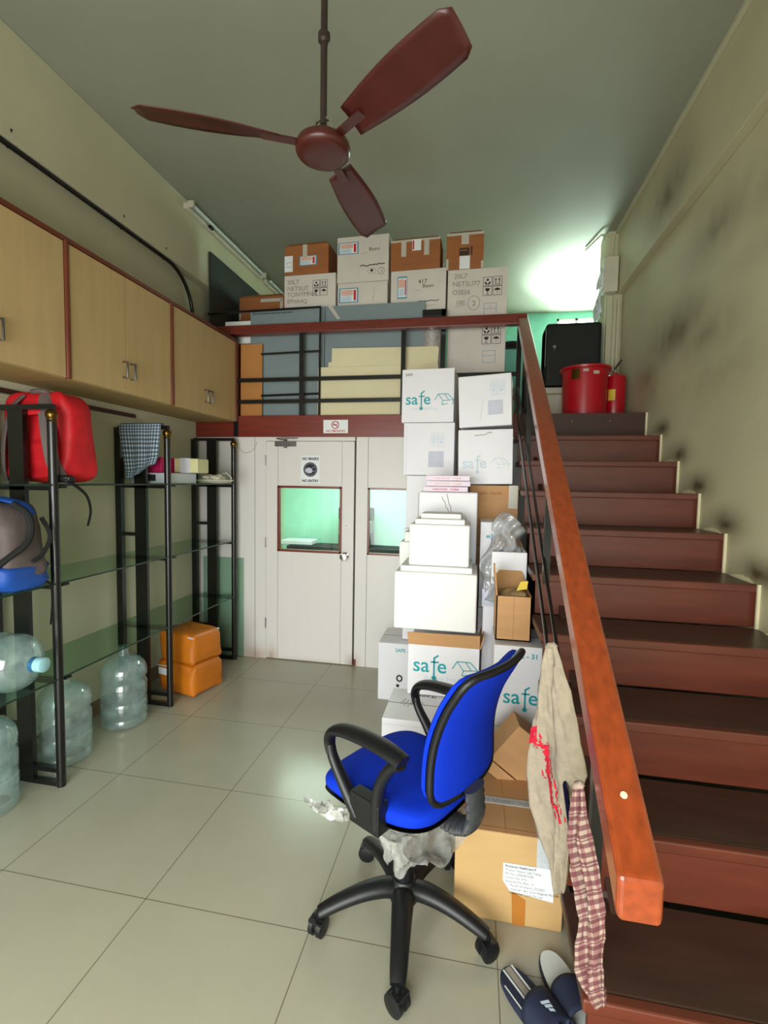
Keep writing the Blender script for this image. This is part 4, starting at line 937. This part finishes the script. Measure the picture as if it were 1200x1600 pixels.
board('taller cream board with a notched left corner behind the first one', -1.253, -.319, 3.962, 2.712, M['cream'], pts=[(-W/2, 0), (W/2-.03, 0), (W/2, .55), (W/2-.01, .56), (-W/2+.03, .573), (-W/2+.028, .46), (-W/2, .455)])
board('ochre board at the left end of the loft rail', -2.050, -1.849, 3.95, 2.774, M['ochre'])
t = thing('metal_frame', 'slim black metal frame leaning against the grey boards', 'frame', (-1.6, 3.94, LF))
b = MB(); b.tube([(-2.36, 3.955, 3.05), (-1.32, 3.945, 3.055), (-1.32, 3.935, LF+.01)], .011, M['black'], 8)
for z in (2.69, 2.335): b.tube([(-1.85, 3.94, z-.01), (-1.32, 3.94, z)], .009, M['black'], 8)
b.build('tube_frame', t)
b = MB(); b.tube([(-.385, 4.05, LF), (-.385, 4.05, 2.868)], .075, M['quilt'], 24); tag(origin(b.build('quilted_roll'), (-.385, 4.05, LF)), 'silvery quilted roll standing between the grey board and white cartons', 'roll')
t = thing('metal_frame', 'black metal angle frame standing left of the pictogram cartons', 'frame', (-.27, 3.99, LF))
b = MB(); b.box(-.306, -.268, 3.975, 4.0, LF, 3.0, M['black']); b.box(-.46, -.27, 3.975, 4.0, 2.945, 3.0, M['black']); b.build('angle', t, bevel=.002)
# dark board on the left wall of the loft
b = MB(); b.prism([(3.99, LF), (5.1, LF), (5.1, 3.60), (3.99, 3.60)], (-2.372, 0, 0), (0, 1, 0), (0, 0, 1), (.02, 0, 0), M['dark']); o = b.build('board', bevel=.002); tag(origin(o, (-2.36, 4.5, LF)), 'dark green-black board standing against the left wall of the loft', 'board')

# loft, right side
b = MB(); b.box(.20, .40, 4.62, 4.95, LF, 2.835, M['turq']); b.box(.195, .405, 4.61, 4.955, 2.835, 2.85, M['ink'])
tag(origin(b.build('cabinet', bevel=.004), (.3, 4.78, LF)), 'small turquoise cabinet on the loft right of the white cartons', 'cabinet')
b = MB(); b.lathe([(.05, 0), (.10, .03), (.12, .055), (.115, .055), (.09, .03), (.0, .012)], M['steel'], 24, c=(.30, 4.74, 2.852), cap1=False); tag(origin(b.build('bowl'), (.3, 4.74, 2.852)), 'grey metal bowl on the turquoise cabinet', 'bowl')
b = MB(); b.box(.42, .54, 4.96, 5.15, LF, 2.95, M['kraftd']); tag(origin(b.build('bundle', bevel=.02), (.46, 5.0, LF)), 'brown bundle standing left of the black case on the loft', 'bundle')
b = MB(); softbox(b, (.495, 4.875, 2.437), .15, .11, .58, M['greybag'], .6, .1, .02, 55, 26, 18); tag(origin(b.build('cloth_bundle'), (.495, 4.875, LF)), 'dark cloth bundle between the rail and the black case', 'bundle')
t = thing('storage_crate', 'off-white plastic crate on the landing under the black case', 'crate', (.76, 4.68, LF))
b = MB(); b.box(.575, .99, 4.50, 4.86, LF, 2.40, M['off']); b.build('body', t, bevel=.02, segs=3)
b = MB(); b.box(.565, 1.0, 4.49, 4.87, 2.40, 2.455, M['off']); b.build('lid', t, bevel=.012)
t = thing('black_case', 'big matt black case standing on the off-white crate at the stair top', 'case', (.80, 4.72, 2.457))
b = MB(); b.box(.585, 1.055, 4.54, 4.84, 2.47, 3.03, M['blackbox']); b.build('body', t, bevel=.03, segs=3)
b = MB(); b.box(.585, .60, 4.56, 4.80, 2.65, 2.99, M['off']); b.build('side_strip', t, bevel=.004)
for x in (.62, 1.02):
    for y in (4.57, 4.81):
        b = MB(); b.lathe([(.016, 0), (.018, .016)], M['blackp'], 12, c=(x, y, 2.457)); b.build('foot', t)
b = MB(); b.ring = None; b.lathe([(.012, 0), (.014, .004), (.0, .005)], M['pencil'], 12, T=Matrix.Translation((.66, 4.539, 2.82)) @ rotm((PI/2, 0, 0)), cap1=False); b.bar((.66, 4.537, 2.81), (.66, 4.537, 2.785), .004, .008, M['pencil'], upv=(0, 1, 0)); b.build('lock', t)
t = thing('bucket', 'red plastic drum with stickers at the top of the stairs', 'bucket', (.865, 4.24, LF))
b = MB(); b.lathe([(.155, 0), (.165, .01), (.172, .20), (.180, .385), (.198, .388), (.200, .402), (.194, .408), (.174, .40), (.165, .2), (.150, .02), (.0, .015)], M['red'], 44, c=(.865, 4.24, LF), cap1=False); b.build('body', t)
def curved(c, r, a0, a1, z0, z1, m, name, par):
    b = MB(); n = 8; vs = []
    for k in range(n+1):
        a = a0+(a1-a0)*k/n
        for z in (z0, z1): vs.append((c[0]+r*math.cos(a), c[1]+r*math.sin(a), z))
    b.add(vs, [(2*k, 2*k+2, 2*k+3, 2*k+1) for k in range(n)], m); b.build(name, par)
curved((.865, 4.24), .1795, -2.36, -1.98, 2.44, 2.53, M['brass'], 'gold_sticker', t)
curved((.865, 4.24), .1795, -1.85, -1.62, 2.495, 2.515, M['tape'], 'torn_sticker', t); curved((.865, 4.24), .1795, -1.42, -1.15, 2.475, 2.50, M['tape'], 'torn_sticker', t)
t = thing('fire_extinguisher', 'red extinguisher cylinder beside the red drum against the wall', 'fire extinguisher', (1.13, 4.36, LF))
b = MB(); b.lathe([(.07, 0), (.075, .012), (.078, .02)], M['blackp'], 28, c=(1.13, 4.36, LF)); b.build('base_ring', t)
b = MB(); b.lathe([(.083, .018), (.085, .03), (.085, .335), (.080, .36), (.055, .378), (.022, .386), (.02, .395)], M['red'], 32, c=(1.13, 4.36, LF)); b.build('cylinder', t)
b = MB(); b.tube([(1.13, 4.36, LF+.39), (1.13, 4.36, LF+.42)], .018, M['chrome'], 12); b.tube([(1.13, 4.36, LF+.41), (1.07, 4.34, LF+.415)], .011, M['chrome'], 8); b.build('valve', t)
b = MB(); b.bar((1.12, 4.36, LF+.42), (1.17, 4.35, LF+.50), .02, .018, M['blackp']); b.build('handle', t)
curved((1.13, 4.36), .0856, -2.40, -1.75, 2.30, 2.39, M['yellowp'], 'yellow_label', t)
# trunking and junction box with papers at the end of the right wall
b = MB(); b.box(1.112, 1.158, 4.66, 4.698, LF, 3.28, M['wall']); b.box(1.20, 1.225, 4.67, 4.70, LF, 3.26, M['wall']); tag(origin(b.build('wall_trunking', bevel=.003), (1.15, 4.68, LF)), 'cream cable trunking rising beside the black case', 'conduit')
t = thing('junction_box', 'grey box with fluttering papers on the pillar at the stair top', 'box', (1.12, 4.66, 3.30))
b = MB(); b.box(1.06, 1.18, 4.60, 4.70, 3.30, 3.60, M['off']); b.build('body', t, bevel=.006)
for (z0, z1, dx, k) in ((3.34, 3.58, 0, 1), (3.12, 3.36, -.01, 2), (3.06, 3.24, -.03, 3)):
    b = MB(); b.grid(lambda u, v: (1.055-.03*v*u+dx+.012*math.sin(v*5+k), 4.58+.11*u, z1+(z0-z1)*v), 6, 8, M['paper'])
    for j in range(4): b.box(1.05+dx-.004, 1.05+dx-.002, 4.60, 4.66, z0+.07+.03*j, z0+.075+.03*j, M['ink'])
    b.build('paper_sheet', t, solid=.001)
b = MB(); b.tube([(1.14, 4.69, 3.6), (1.15, 4.685, 3.80), (1.05, 4.70, 3.83), (.98, 5.0, 3.84)], .010, M['wall'], 8); b.build('cable', t)

# ------------------------------------------------------------------ ceiling fan
FXc, FYc, FZ = -.583, 1.76, 2.80
t = thing('ceiling_fan', 'maroon ceiling fan on a long dark rod', 'ceiling fan', (FXc, FYc, CZ))
b = MB(); b.lathe([(.075, 0), (.07, -.03), (.03, -.07), (.016, -.085)][::-1], M['fanrod'], 24, c=(FXc, FYc, CZ)); b.build('canopy', t)
b = MB(); b.tube([(FXc, FYc, 2.90), (FXc, FYc, CZ-.05)], .0125, M['fanrod'], 14); b.lathe([(.014, -.02), (.022, -.012), (.022, .012), (.014, .02)], M['fanrod'], 18, c=(FXc, FYc, 3.20)); b.build('down_rod', t)
b = MB(); b.lathe([(.0, -.016), (.07, -.015), (.092, -.008), (.100, .002), (.101, .014), (.096, .030), (.078, .044), (.045, .058), (.022, .078)], M['fan'], 40, c=(FXc, FYc, FZ), cap0=False); b.build('motor', t)
b = MB(); b.tube([(FXc-.035, FYc, FZ+.07), (FXc-.03, FYc, FZ+.11), (FXc, FYc, FZ+.125), (FXc+.03, FYc, FZ+.11), (FXc+.035, FYc, FZ+.07)], .007, M['chrome'], 8); b.build('hook', t)
for a in (math.radians(84), math.radians(204), math.radians(324)):
    R = Matrix.Translation((FXc, FYc, FZ+.02)) @ rotm((0, 0, a))
    b = MB()
    def bl(u, v):
        x = .16+.475*u; w = .046+.020*math.sin(PI*min(1, u*.9))+(.012*u); k = 1 if u < .97 else (1-(u-.97)/.03*.3)
        return R @ Vector((x, (v-.5)*2*w*k, .010-(v-.5)*.045+.004*math.sin(PI*v)))
    b.grid(bl, 16, 6, M['fan']); o = b.build('blade', t, solid=.003)
    b = MB(); b.bar(R @ Vector((.09, 0, .004)), R @ Vector((.22, 0, .006)), .035, .005, M['fan']); b.build('blade_bracket', o)

# ------------------------------------------------------------------ office chair
CHX, CHY = -.213, 1.645
ch = thing('office_chair', 'blue office chair with black loop armrests and five-star base', 'chair', (CHX, CHY, 0), (0, 0, math.radians(150)))
hd = math.radians(150)
SZ = .585
def seatfn(u, v):
    a = 2*PI*u; t_ = -PI/2+PI*v
    def sg(x, p): return math.copysign(abs(x)**p, x)
    cx = sg(math.cos(t_), .35)*sg(math.cos(a), .55); cyy = sg(math.cos(t_), .35)*sg(math.sin(a), .55); cz = sg(math.sin(t_), .75)
    x = .022+cx*.235; y = cyy*(.235-.02*max(0, -cx)); z = SZ-.042+cz*.040
    z += -.035*max(0, cx-.45)**1.5*2+.012*max(0, cyy*cyy-.3)-.0*cx
    return (x, y, z)
b = MB(); b.grid(seatfn, 56, 24, M['blue'], True, wrapu=True); b.build('seat_cushion', ch, local=True)
b = MB()
def shellfn(u, v):
    x, y, z = seatfn(u, .06+.36*v); return (.03+(x-.03)*1.012, y*1.012, z-.014)
b.grid(shellfn, 48, 8, M['blackp'], True, wrapu=True); b.build('seat_shell', ch, local=True)
# backrest
BH0, BH1, BW = .612, 1.04, .192
def bx_(z):   # centre line of the back in side view
    k = (z-BH0)/(BH1-BH0); return -.245-.088*k+.035*math.sin(k*PI*1.1)-.035*max(0, k-.75)**1*1.2
def rr(u, c=.21):
    # unit rounded square, walked round at even speed
    L = 2*(1-c); A_ = c*PI/2; T_ = 4*(L+A_); d = (u % 1)*T_
    for k in range(4):
        if d < L: p, q = 1, -(1-c)+d; break
        d -= L
        if d < A_: a = d/c; p, q = 1-c+c*math.cos(a), 1-c+c*math.sin(a); break
        d -= A_
    for _ in range(k): p, q = -q, p
    return p, q
def outline(u, sc=1.0, dx=0):
    p, q = rr(u); zc = (BH0+BH1)/2; z = zc+q*(BH1-BH0)/2*sc; w = BW*(1-.06*(q*.5+.5))
    y = p*w*sc; return Vector((bx_(z)+dx+.035*(y/BW)**2, y-.028, z))
b = MB()
def backfront(u, v):
    s_ = math.sin(v*PI/2); p = outline(u, s_); th = .042*math.cos(v*PI/2)**.5 if v < 1 else 0
    return p+Vector((.010+th, 0, 0))
b.grid(backfront, 56, 12, M['blue'], True, wrapu=True); b.build('back_cushion', ch, local=True)
b = MB()
def backrear(u, v):
    s_ = math.sin(v*PI/2); p = outline(u, s_*.985); th = .012*math.cos(v*PI/2)**.5 if v < 1 else 0
    return p-Vector((.012+th, 0, 0))
b.grid(lambda u, v: backrear(-u, v), 56, 12, M['blue2'], True, wrapu=True); b.build('back_cover', ch, local=True)
b = MB(); b.tube([outline(k/72, 1.0)-Vector((.008, 0, 0)) for k in range(72)], .0125, M['blackp'], 10, closed=True); b.build('back_rim', ch, local=True)
# J bar with ribbed cover
jp = [(-.08, 0, .485), (-.16, 0, .472), (-.225, 0, .470), (-.268, 0, .490), (-.285, 0, .535), (-.275, 0, .64)]
b = MB(); pp = []
for i in range(len(jp)-1):
    for k in range(8):
        f = k/8; pp.append(Vector(jp[i])*(1-f)+Vector(jp[i+1])*f)
b.tube(pp, [.0185+(.0025 if i % 2 else 0) for i in range(len(pp))], M['bellow'], 14, flat=(1, 2.5)); b.build('back_support', ch, local=True)
# arms
for s_ in (1, -1):
    y = s_*.240; dx = -.066; dz = .020
    def AP(l): return [(x+dx, y_, z+dz) for x, y_, z in l]
    b = MB()
    b.tube(AP([(.205, y, .665), (.212, y, .705), (.195, y, .738), (.15, y, .758), (.06, y, .768), (-.04, y, .765), (-.105, y, .750)]), [.018, .022, .027, .030, .031, .031, .028], M['blackp'], 14, sm=6, flat=(.62, 1.15))
    b.tube(AP([(.208, y, .690), (.195, y, .65), (.15, y, .59), (.11, y*.99, .54), (.08, y*.97, .50)]), [.014, .015, .017, .020, .022], M['blackp'], 12, sm=6, flat=(1, 1.3))
    b.tube(AP([(-.095, y, .742), (-.06, y, .715), (-.025, y, .66), (-.008, y, .60), (-.004, y*.97, .50)]), [.020, .018, .018, .019, .022], M['blackp'], 12, sm=6, flat=(1, 1.3))
    b.build('armrest', ch, local=True)
    b = MB(); b.box(-.025+dx, .10+dx, y*.97-.024, y*.97+.024, .500, .602, M['blackp']); b.box(-.01+dx, .07+dx, min(0, y*.9), max(0, y*.9), .482, .492, M['blackp']); b.build('arm_mount', ch, local=True, bevel=.014, segs=3)
# mechanism, column, base
b = MB(); b.box(-.12, .12, -.07, .07, .455, .495, M['blackp']); b.build('seat_mechanism', ch, local=True, bevel=.01)
b = MB(); b.lathe([(.030, .12), (.030, .30), (.018, .302), (.018, .46)], M['steel'], 24); b.lathe([(.036, .135), (.034, .25)], M['blackp'], 24, cap0=False, cap1=False); b.build('gas_column', ch, local=True)
b = MB(); b.lathe([(.052, .085), (.060, .11), (.052, .15), (.040, .165)], M['blackp'], 30); b.build('hub', ch, local=True)
for wa in (-85, -16, 60, 128, 203):
    a = math.radians(wa)-hd; c, n = math.cos(a), math.sin(a)
    b = MB(); pr_ = [(.03, .126, .042), (.08, .135, .039), (.15, .130, .035), (.22, .113, .031), (.275, .094, .028), (.308, .080, .024)]
    b.tube([(r*c, r*n, z) for r, z, q in pr_], [q for r, z, q in pr_], M['blackp'], 12, sm=6, flat=(.75, 1)); lg = b.build('base_leg', ch, local=True)
    R = Matrix.Translation((.310*c, .310*n, 0)) @ rotm((0, 0, a+.9))
    b = MB()
    for s_ in (-1, 1): b.lathe([(.022, -.012), (.0335, -.008), (.034, .008), (.022, .012)], M['blackp'], 22, T=R @ Matrix.Translation((0, s_*.016, .034)) @ rotm((PI/2, 0, 0)))
    b.tube([(0, 0, .05), (0, 0, .085)], .010, M['blackp'], 8, T=R); b.box(-.022, .026, -.026, .026, .036, .064, M['blackp'], T=R)
    o = b.build('castor', lg, local=True)
# plastic wrapping left on the chair
def wrap2(u, v):
    a = 2*PI*u; r = (.060+.035*v)*(1+.22*math.sin(3*a+1)+.12*math.sin(7*a+v*9)+.08*math.sin(11*a-v*14)); return (r*math.cos(a)-.03*v, r*math.sin(a)+.02, .245+.21*v+.02*math.sin(5*a)*(1-v))
b = MB(); b.grid(wrap2, 48, 18, M['wrap'], True, wrapu=True); o = b.build('plastic_wrap', ch, local=True); o['label'] = 'crumpled clear plastic around the column'
def wrap3(u, v):
    return (.16+.10*v+.02*math.sin(u*9)+.01*math.sin(v*21), .22-.12*u+.03*v, .475-.10*u-.04*math.sin(v*3)+.015*math.sin(u*15+v*11))
b = MB(); b.grid(wrap3, 20, 16, M['wrap']); o = b.build('plastic_wrap', ch, local=True, solid=.001); o['label'] = 'torn clear plastic under the front of the seat'
def wrap4(u, v):
    return (-.05-.18*v+.01*math.sin(u*13), .20-.30*u+.02*math.sin(v*12), .475-.05*math.sin(PI*u)-.03*v+.012*math.sin(u*17+v*13))
b = MB(); b.grid(wrap4, 20, 16, M['wrap']); b.build('plastic_wrap', ch, local=True, solid=.001)

# ------------------------------------------------------------------ cloths on the stair railing
C0 = Vector((0, 0, 1.6))
def cloth(rows, sc, m, label, wav, name, extra=None, nu=28, nv=70, thick=.004):
    rs = [(C0+(Vector(a)-C0)*sc, C0+(Vector(c)-C0)*sc) for a, c in rows]
    n = len(rs)-1; nrm = Vector((-.8, -.6, 0))
    def fn(u, v):
        k = v*n; i = min(int(k), n-1); f = k-i; f = f*f*(3-2*f)
        a = rs[i][0]*(1-f)+rs[i+1][0]*f; c = rs[i][1]*(1-f)+rs[i+1][1]*f
        return a+(c-a)*(u+.05*math.sin(v*9+u*3)*u*(1-u)*4)+nrm*(wav*min(1, v*4+.2)*(math.sin(u*10+v*2.5)+.7*abs(math.sin(u*14-v*4+.6))+.35*math.sin(v*19+u*6)+.2*math.sin(v*41-u*23)))
    b = MB(); b.grid(fn, nu, nv, m); t = thing(name, label, 'cloth', tuple(fn(.5, .02)))
    o = b.build('cloth_sheet', t, solid=thick)
    # turn-over round the rail bar at the top
    b = MB(); p = fn(.5, .0); b.tube([fn(0, .004), fn(.3, 0)+Vector((0, 0, .006)), fn(.7, 0)+Vector((0, 0, .006)), fn(1, .004)], [.005, .009, .009, .005], m, 10); b.build('folded_edge', t)
    if extra: extra(t, fn, nrm)
    return t
jr = [((0.254, 1.664, 1.048), (0.281, 1.629, 1.063)), ((0.246, 1.676, 0.979), (0.299, 1.605, 1.011)), ((0.24, 1.684, 0.885), (0.316, 1.582, 0.937)), ((0.237, 1.687, 0.791), (0.33, 1.563, 0.863)), ((0.229, 1.698, 0.681), (0.347, 1.541, 0.783)), ((0.222, 1.708, 0.557), (0.36, 1.524, 0.691)), ((0.236, 1.689, 0.476), (0.345, 1.543, 0.593)), ((0.264, 1.652, 0.402), (0.336, 1.555, 0.487)), ((0.287, 1.621, 0.328), (0.33, 1.563, 0.382)), ((0.304, 1.598, 0.236), (0.323, 1.573, 0.262))]
def redstripe(t, fn, nrm):
    r = random.Random(3); b = MB()
    pts = [(.06, .385), (.12, .40), (.22, .43), (.30, .46), (.34, .50), (.40, .56), (.46, .60), (.50, .65), (.60, .70), (.72, .735)]
    for (u0, v0), (u1, v1) in zip(pts, pts[1:]):
        for k in range(6):
            f = k/6; g = (k+1)/6; ua, va, ub, vb = u0+(u1-u0)*f, v0+(v1-v0)*f, u0+(u1-u0)*g, v0+(v1-v0)*g
            w = .035+r.uniform(-.012, .018)
            b.add([fn(ua-w, va)+nrm*.0045, fn(ua+w, va)+nrm*.0045, fn(ub+w, vb)+nrm*.0045, fn(ub-w, vb)+nrm*.0045], [(0, 1, 2, 3)], M['juter'])
            if r.random() < .6:
                e = r.uniform(.07, .12)*r.choice((-1, 1)); b.add([fn(ua+e, va)+nrm*.0045, fn(ua+e+.02, va+.004)+nrm*.0045, fn(ub+e+.02, vb+.012)+nrm*.0045, fn(ub+e, vb+.01)+nrm*.0045], [(0, 1, 2, 3)], M['juter'])
    b.add([fn(.0, .375)+nrm*.0045, fn(.16, .37)+nrm*.0045, fn(.18, .415)+nrm*.0045, fn(.0, .42)+nrm*.0045], [(0, 1, 2, 3)], M['juter'])
    b.build('red_stripe', t, solid=.0008)
cloth(jr, .86, M['jute'], 'beige cloth with a frayed red stripe hung on the stair railing', .010, 'towel', redstripe)
mr = [((0.281, 1.285, 0.804), (0.298, 1.263, 0.821)), ((0.277, 1.291, 0.729), (0.307, 1.251, 0.762)), ((0.275, 1.293, 0.656), (0.315, 1.24, 0.703)), ((0.286, 1.278, 0.598), (0.325, 1.227, 0.647)), ((0.298, 1.262, 0.542), (0.336, 1.212, 0.593)), ((0.307, 1.25, 0.485), (0.341, 1.205, 0.534)), ((0.305, 1.253, 0.41), (0.344, 1.201, 0.471)), ((0.305, 1.254, 0.338), (0.347, 1.197, 0.408)), ((0.317, 1.237, 0.297), (0.349, 1.194, 0.352)), ((0.341, 1.205, 0.291), (0.351, 1.192, 0.308))]
cloth(mr, .86, M['maroon'], 'maroon checked cloth hanging lowest on the stair railing', .009, 'towel', None)

# ------------------------------------------------------------------ slippers at the stair foot
def slipper(name, label, c, ang, bed, strapm, stripes, logo):
    t = thing(name, label, 'slipper', (c[0], c[1], 0), (0, 0, ang))
    pts = []
    for k in range(36):
        a = 2*PI*k/36; x = math.cos(a); y = math.sin(a); pts.append((math.copysign(abs(x)**.75, x)*.135, math.copysign(abs(y)**.8, y)*(.050 if x < 0 else .055)))
    b = MB(); b.prism(pts, (0, 0, 0), (1, 0, 0), (0, 1, 0), (0, 0, .024), M['navy']); b.build('sole', t, bevel=.005, local=True)
    b = MB(); b.prism([(x*.96, y*.94) for x, y in pts], (0, 0, .024), (1, 0, 0), (0, 1, 0), (0, 0, .004), bed)
    if stripes:
        for y0, y1, m in ((-.006, .014, M['sole']), (.018, .024, M['whsole']), (-.016, -.010, M['whsole']), (-.044, -.040, M['whsole'])): b.box(-.125 if y1 > -.03 else -.085, .115 if y1 > -.03 else .08, y0, y1, .0281, .0288, m)
    b.build('footbed', t, local=True)
    b = MB()
    def band(u, v):
        a = PI*u; return (.01+.10*v-.02*math.sin(a), -.058*math.cos(a), .022+.052*math.sin(a)**.7)
    b.grid(band, 22, 6, strapm); o = b.build('strap', t, local=True, solid=.005)
    if logo:
        b = MB()
        for k in range(3):
            q = .012*k; b.add([Vector((.05+q-.02, -.012+.004*k, .0795)), Vector((.05+q-.011, -.012+.004*k, .0795)), Vector((.05+q-.004, .014-.002*k, .0795)), Vector((.05+q-.013, .014-.002*k, .0795))], [(0, 1, 2, 3)], M['tealf'])
        b.build('emblem', o, local=True)
slipper('slipper', 'navy slipper with grey stripes along its footbed and an emblem on the strap', (.222, 1.41), math.radians(-52), M['navy'], M['navy'], True, True)
slipper('slipper', 'slipper with a pale footbed, next to the stair panel', (.325, 1.475), math.radians(-70), M['whsole'], M['navy'], False, False)

# ------------------------------------------------------------------ light
wd = bpy.data.worlds.new('daylight'); S.world = wd; wd.use_nodes = True
nt = wd.node_tree; bg = nt.nodes['Background']; bg.inputs['Strength'].default_value = 2.0
tc = nt.nodes.new('ShaderNodeTexCoord'); sx_ = nt.nodes.new('ShaderNodeSeparateXYZ'); rp = nt.nodes.new('ShaderNodeValToRGB')
mr_ = nt.nodes.new('ShaderNodeMapRange'); mr_.inputs['From Min'].default_value = -1; nt.links.new(tc.outputs['Generated'], sx_.inputs[0]); nt.links.new(sx_.outputs['Z'], mr_.inputs['Value']); nt.links.new(mr_.outputs[0], rp.inputs['Fac'])
rp.color_ramp.elements[0].position = .48; rp.color_ramp.elements[0].color = (.10, .11, .10, 1)     # street
rp.color_ramp.elements[1].position = .54; rp.color_ramp.elements[1].color = (.88, 1.0, .95, 1)     # overcast sky
nt.links.new(rp.outputs['Color'], bg.inputs['Color'])
def area(name, loc, rot, sx, sy_, e, col=(1, 1, 1), spread=180):
    l = bpy.data.lights.new(name, 'AREA'); l.shape = 'RECTANGLE'; l.size = sx; l.size_y = sy_; l.energy = e; l.color = col; l.spread = math.radians(spread)
    o = bpy.data.objects.new(name, l); COL.objects.link(o); o.location = loc; o.rotation_euler = rot; return o
area('entrance_daylight', (-.85, Y0-.15, 1.25), (math.radians(66), 0, math.radians(6)), 2.7, 2.2, 185, (.98, 1, .97))
area('window_daylight', (1.25, YB-.06, 3.25), (math.radians(-90), 0, 0), .45, .95, 40, (.74, 1, .90))
sp = bpy.data.lights.new('ceiling_glow_spot', 'SPOT'); sp.energy = 420; sp.color = (.78, 1, .90); sp.spot_size = math.radians(88); sp.spot_blend = .6; sp.shadow_soft_size = .12  # added spot below the loft ceiling, throws the round glow onto it
so = bpy.data.objects.new('ceiling_glow_spot', sp); COL.objects.link(so); so.location = (1.22, 6.3, 3.15); so.rotation_euler = (math.radians(212), 0, 0)
area('inner_room_lamps', (-1.2, 5.0, 1.93), (0, 0, 0), 1.8, .6, 60, (.88, 1, .93))
S.view_settings.view_transform = 'Standard'; S.view_settings.look = 'None'; S.view_settings.gamma = 1; S.view_settings.exposure = -.05
S.cycles.transparent_max_bounces = 32
S.view_settings.use_curve_mapping = False
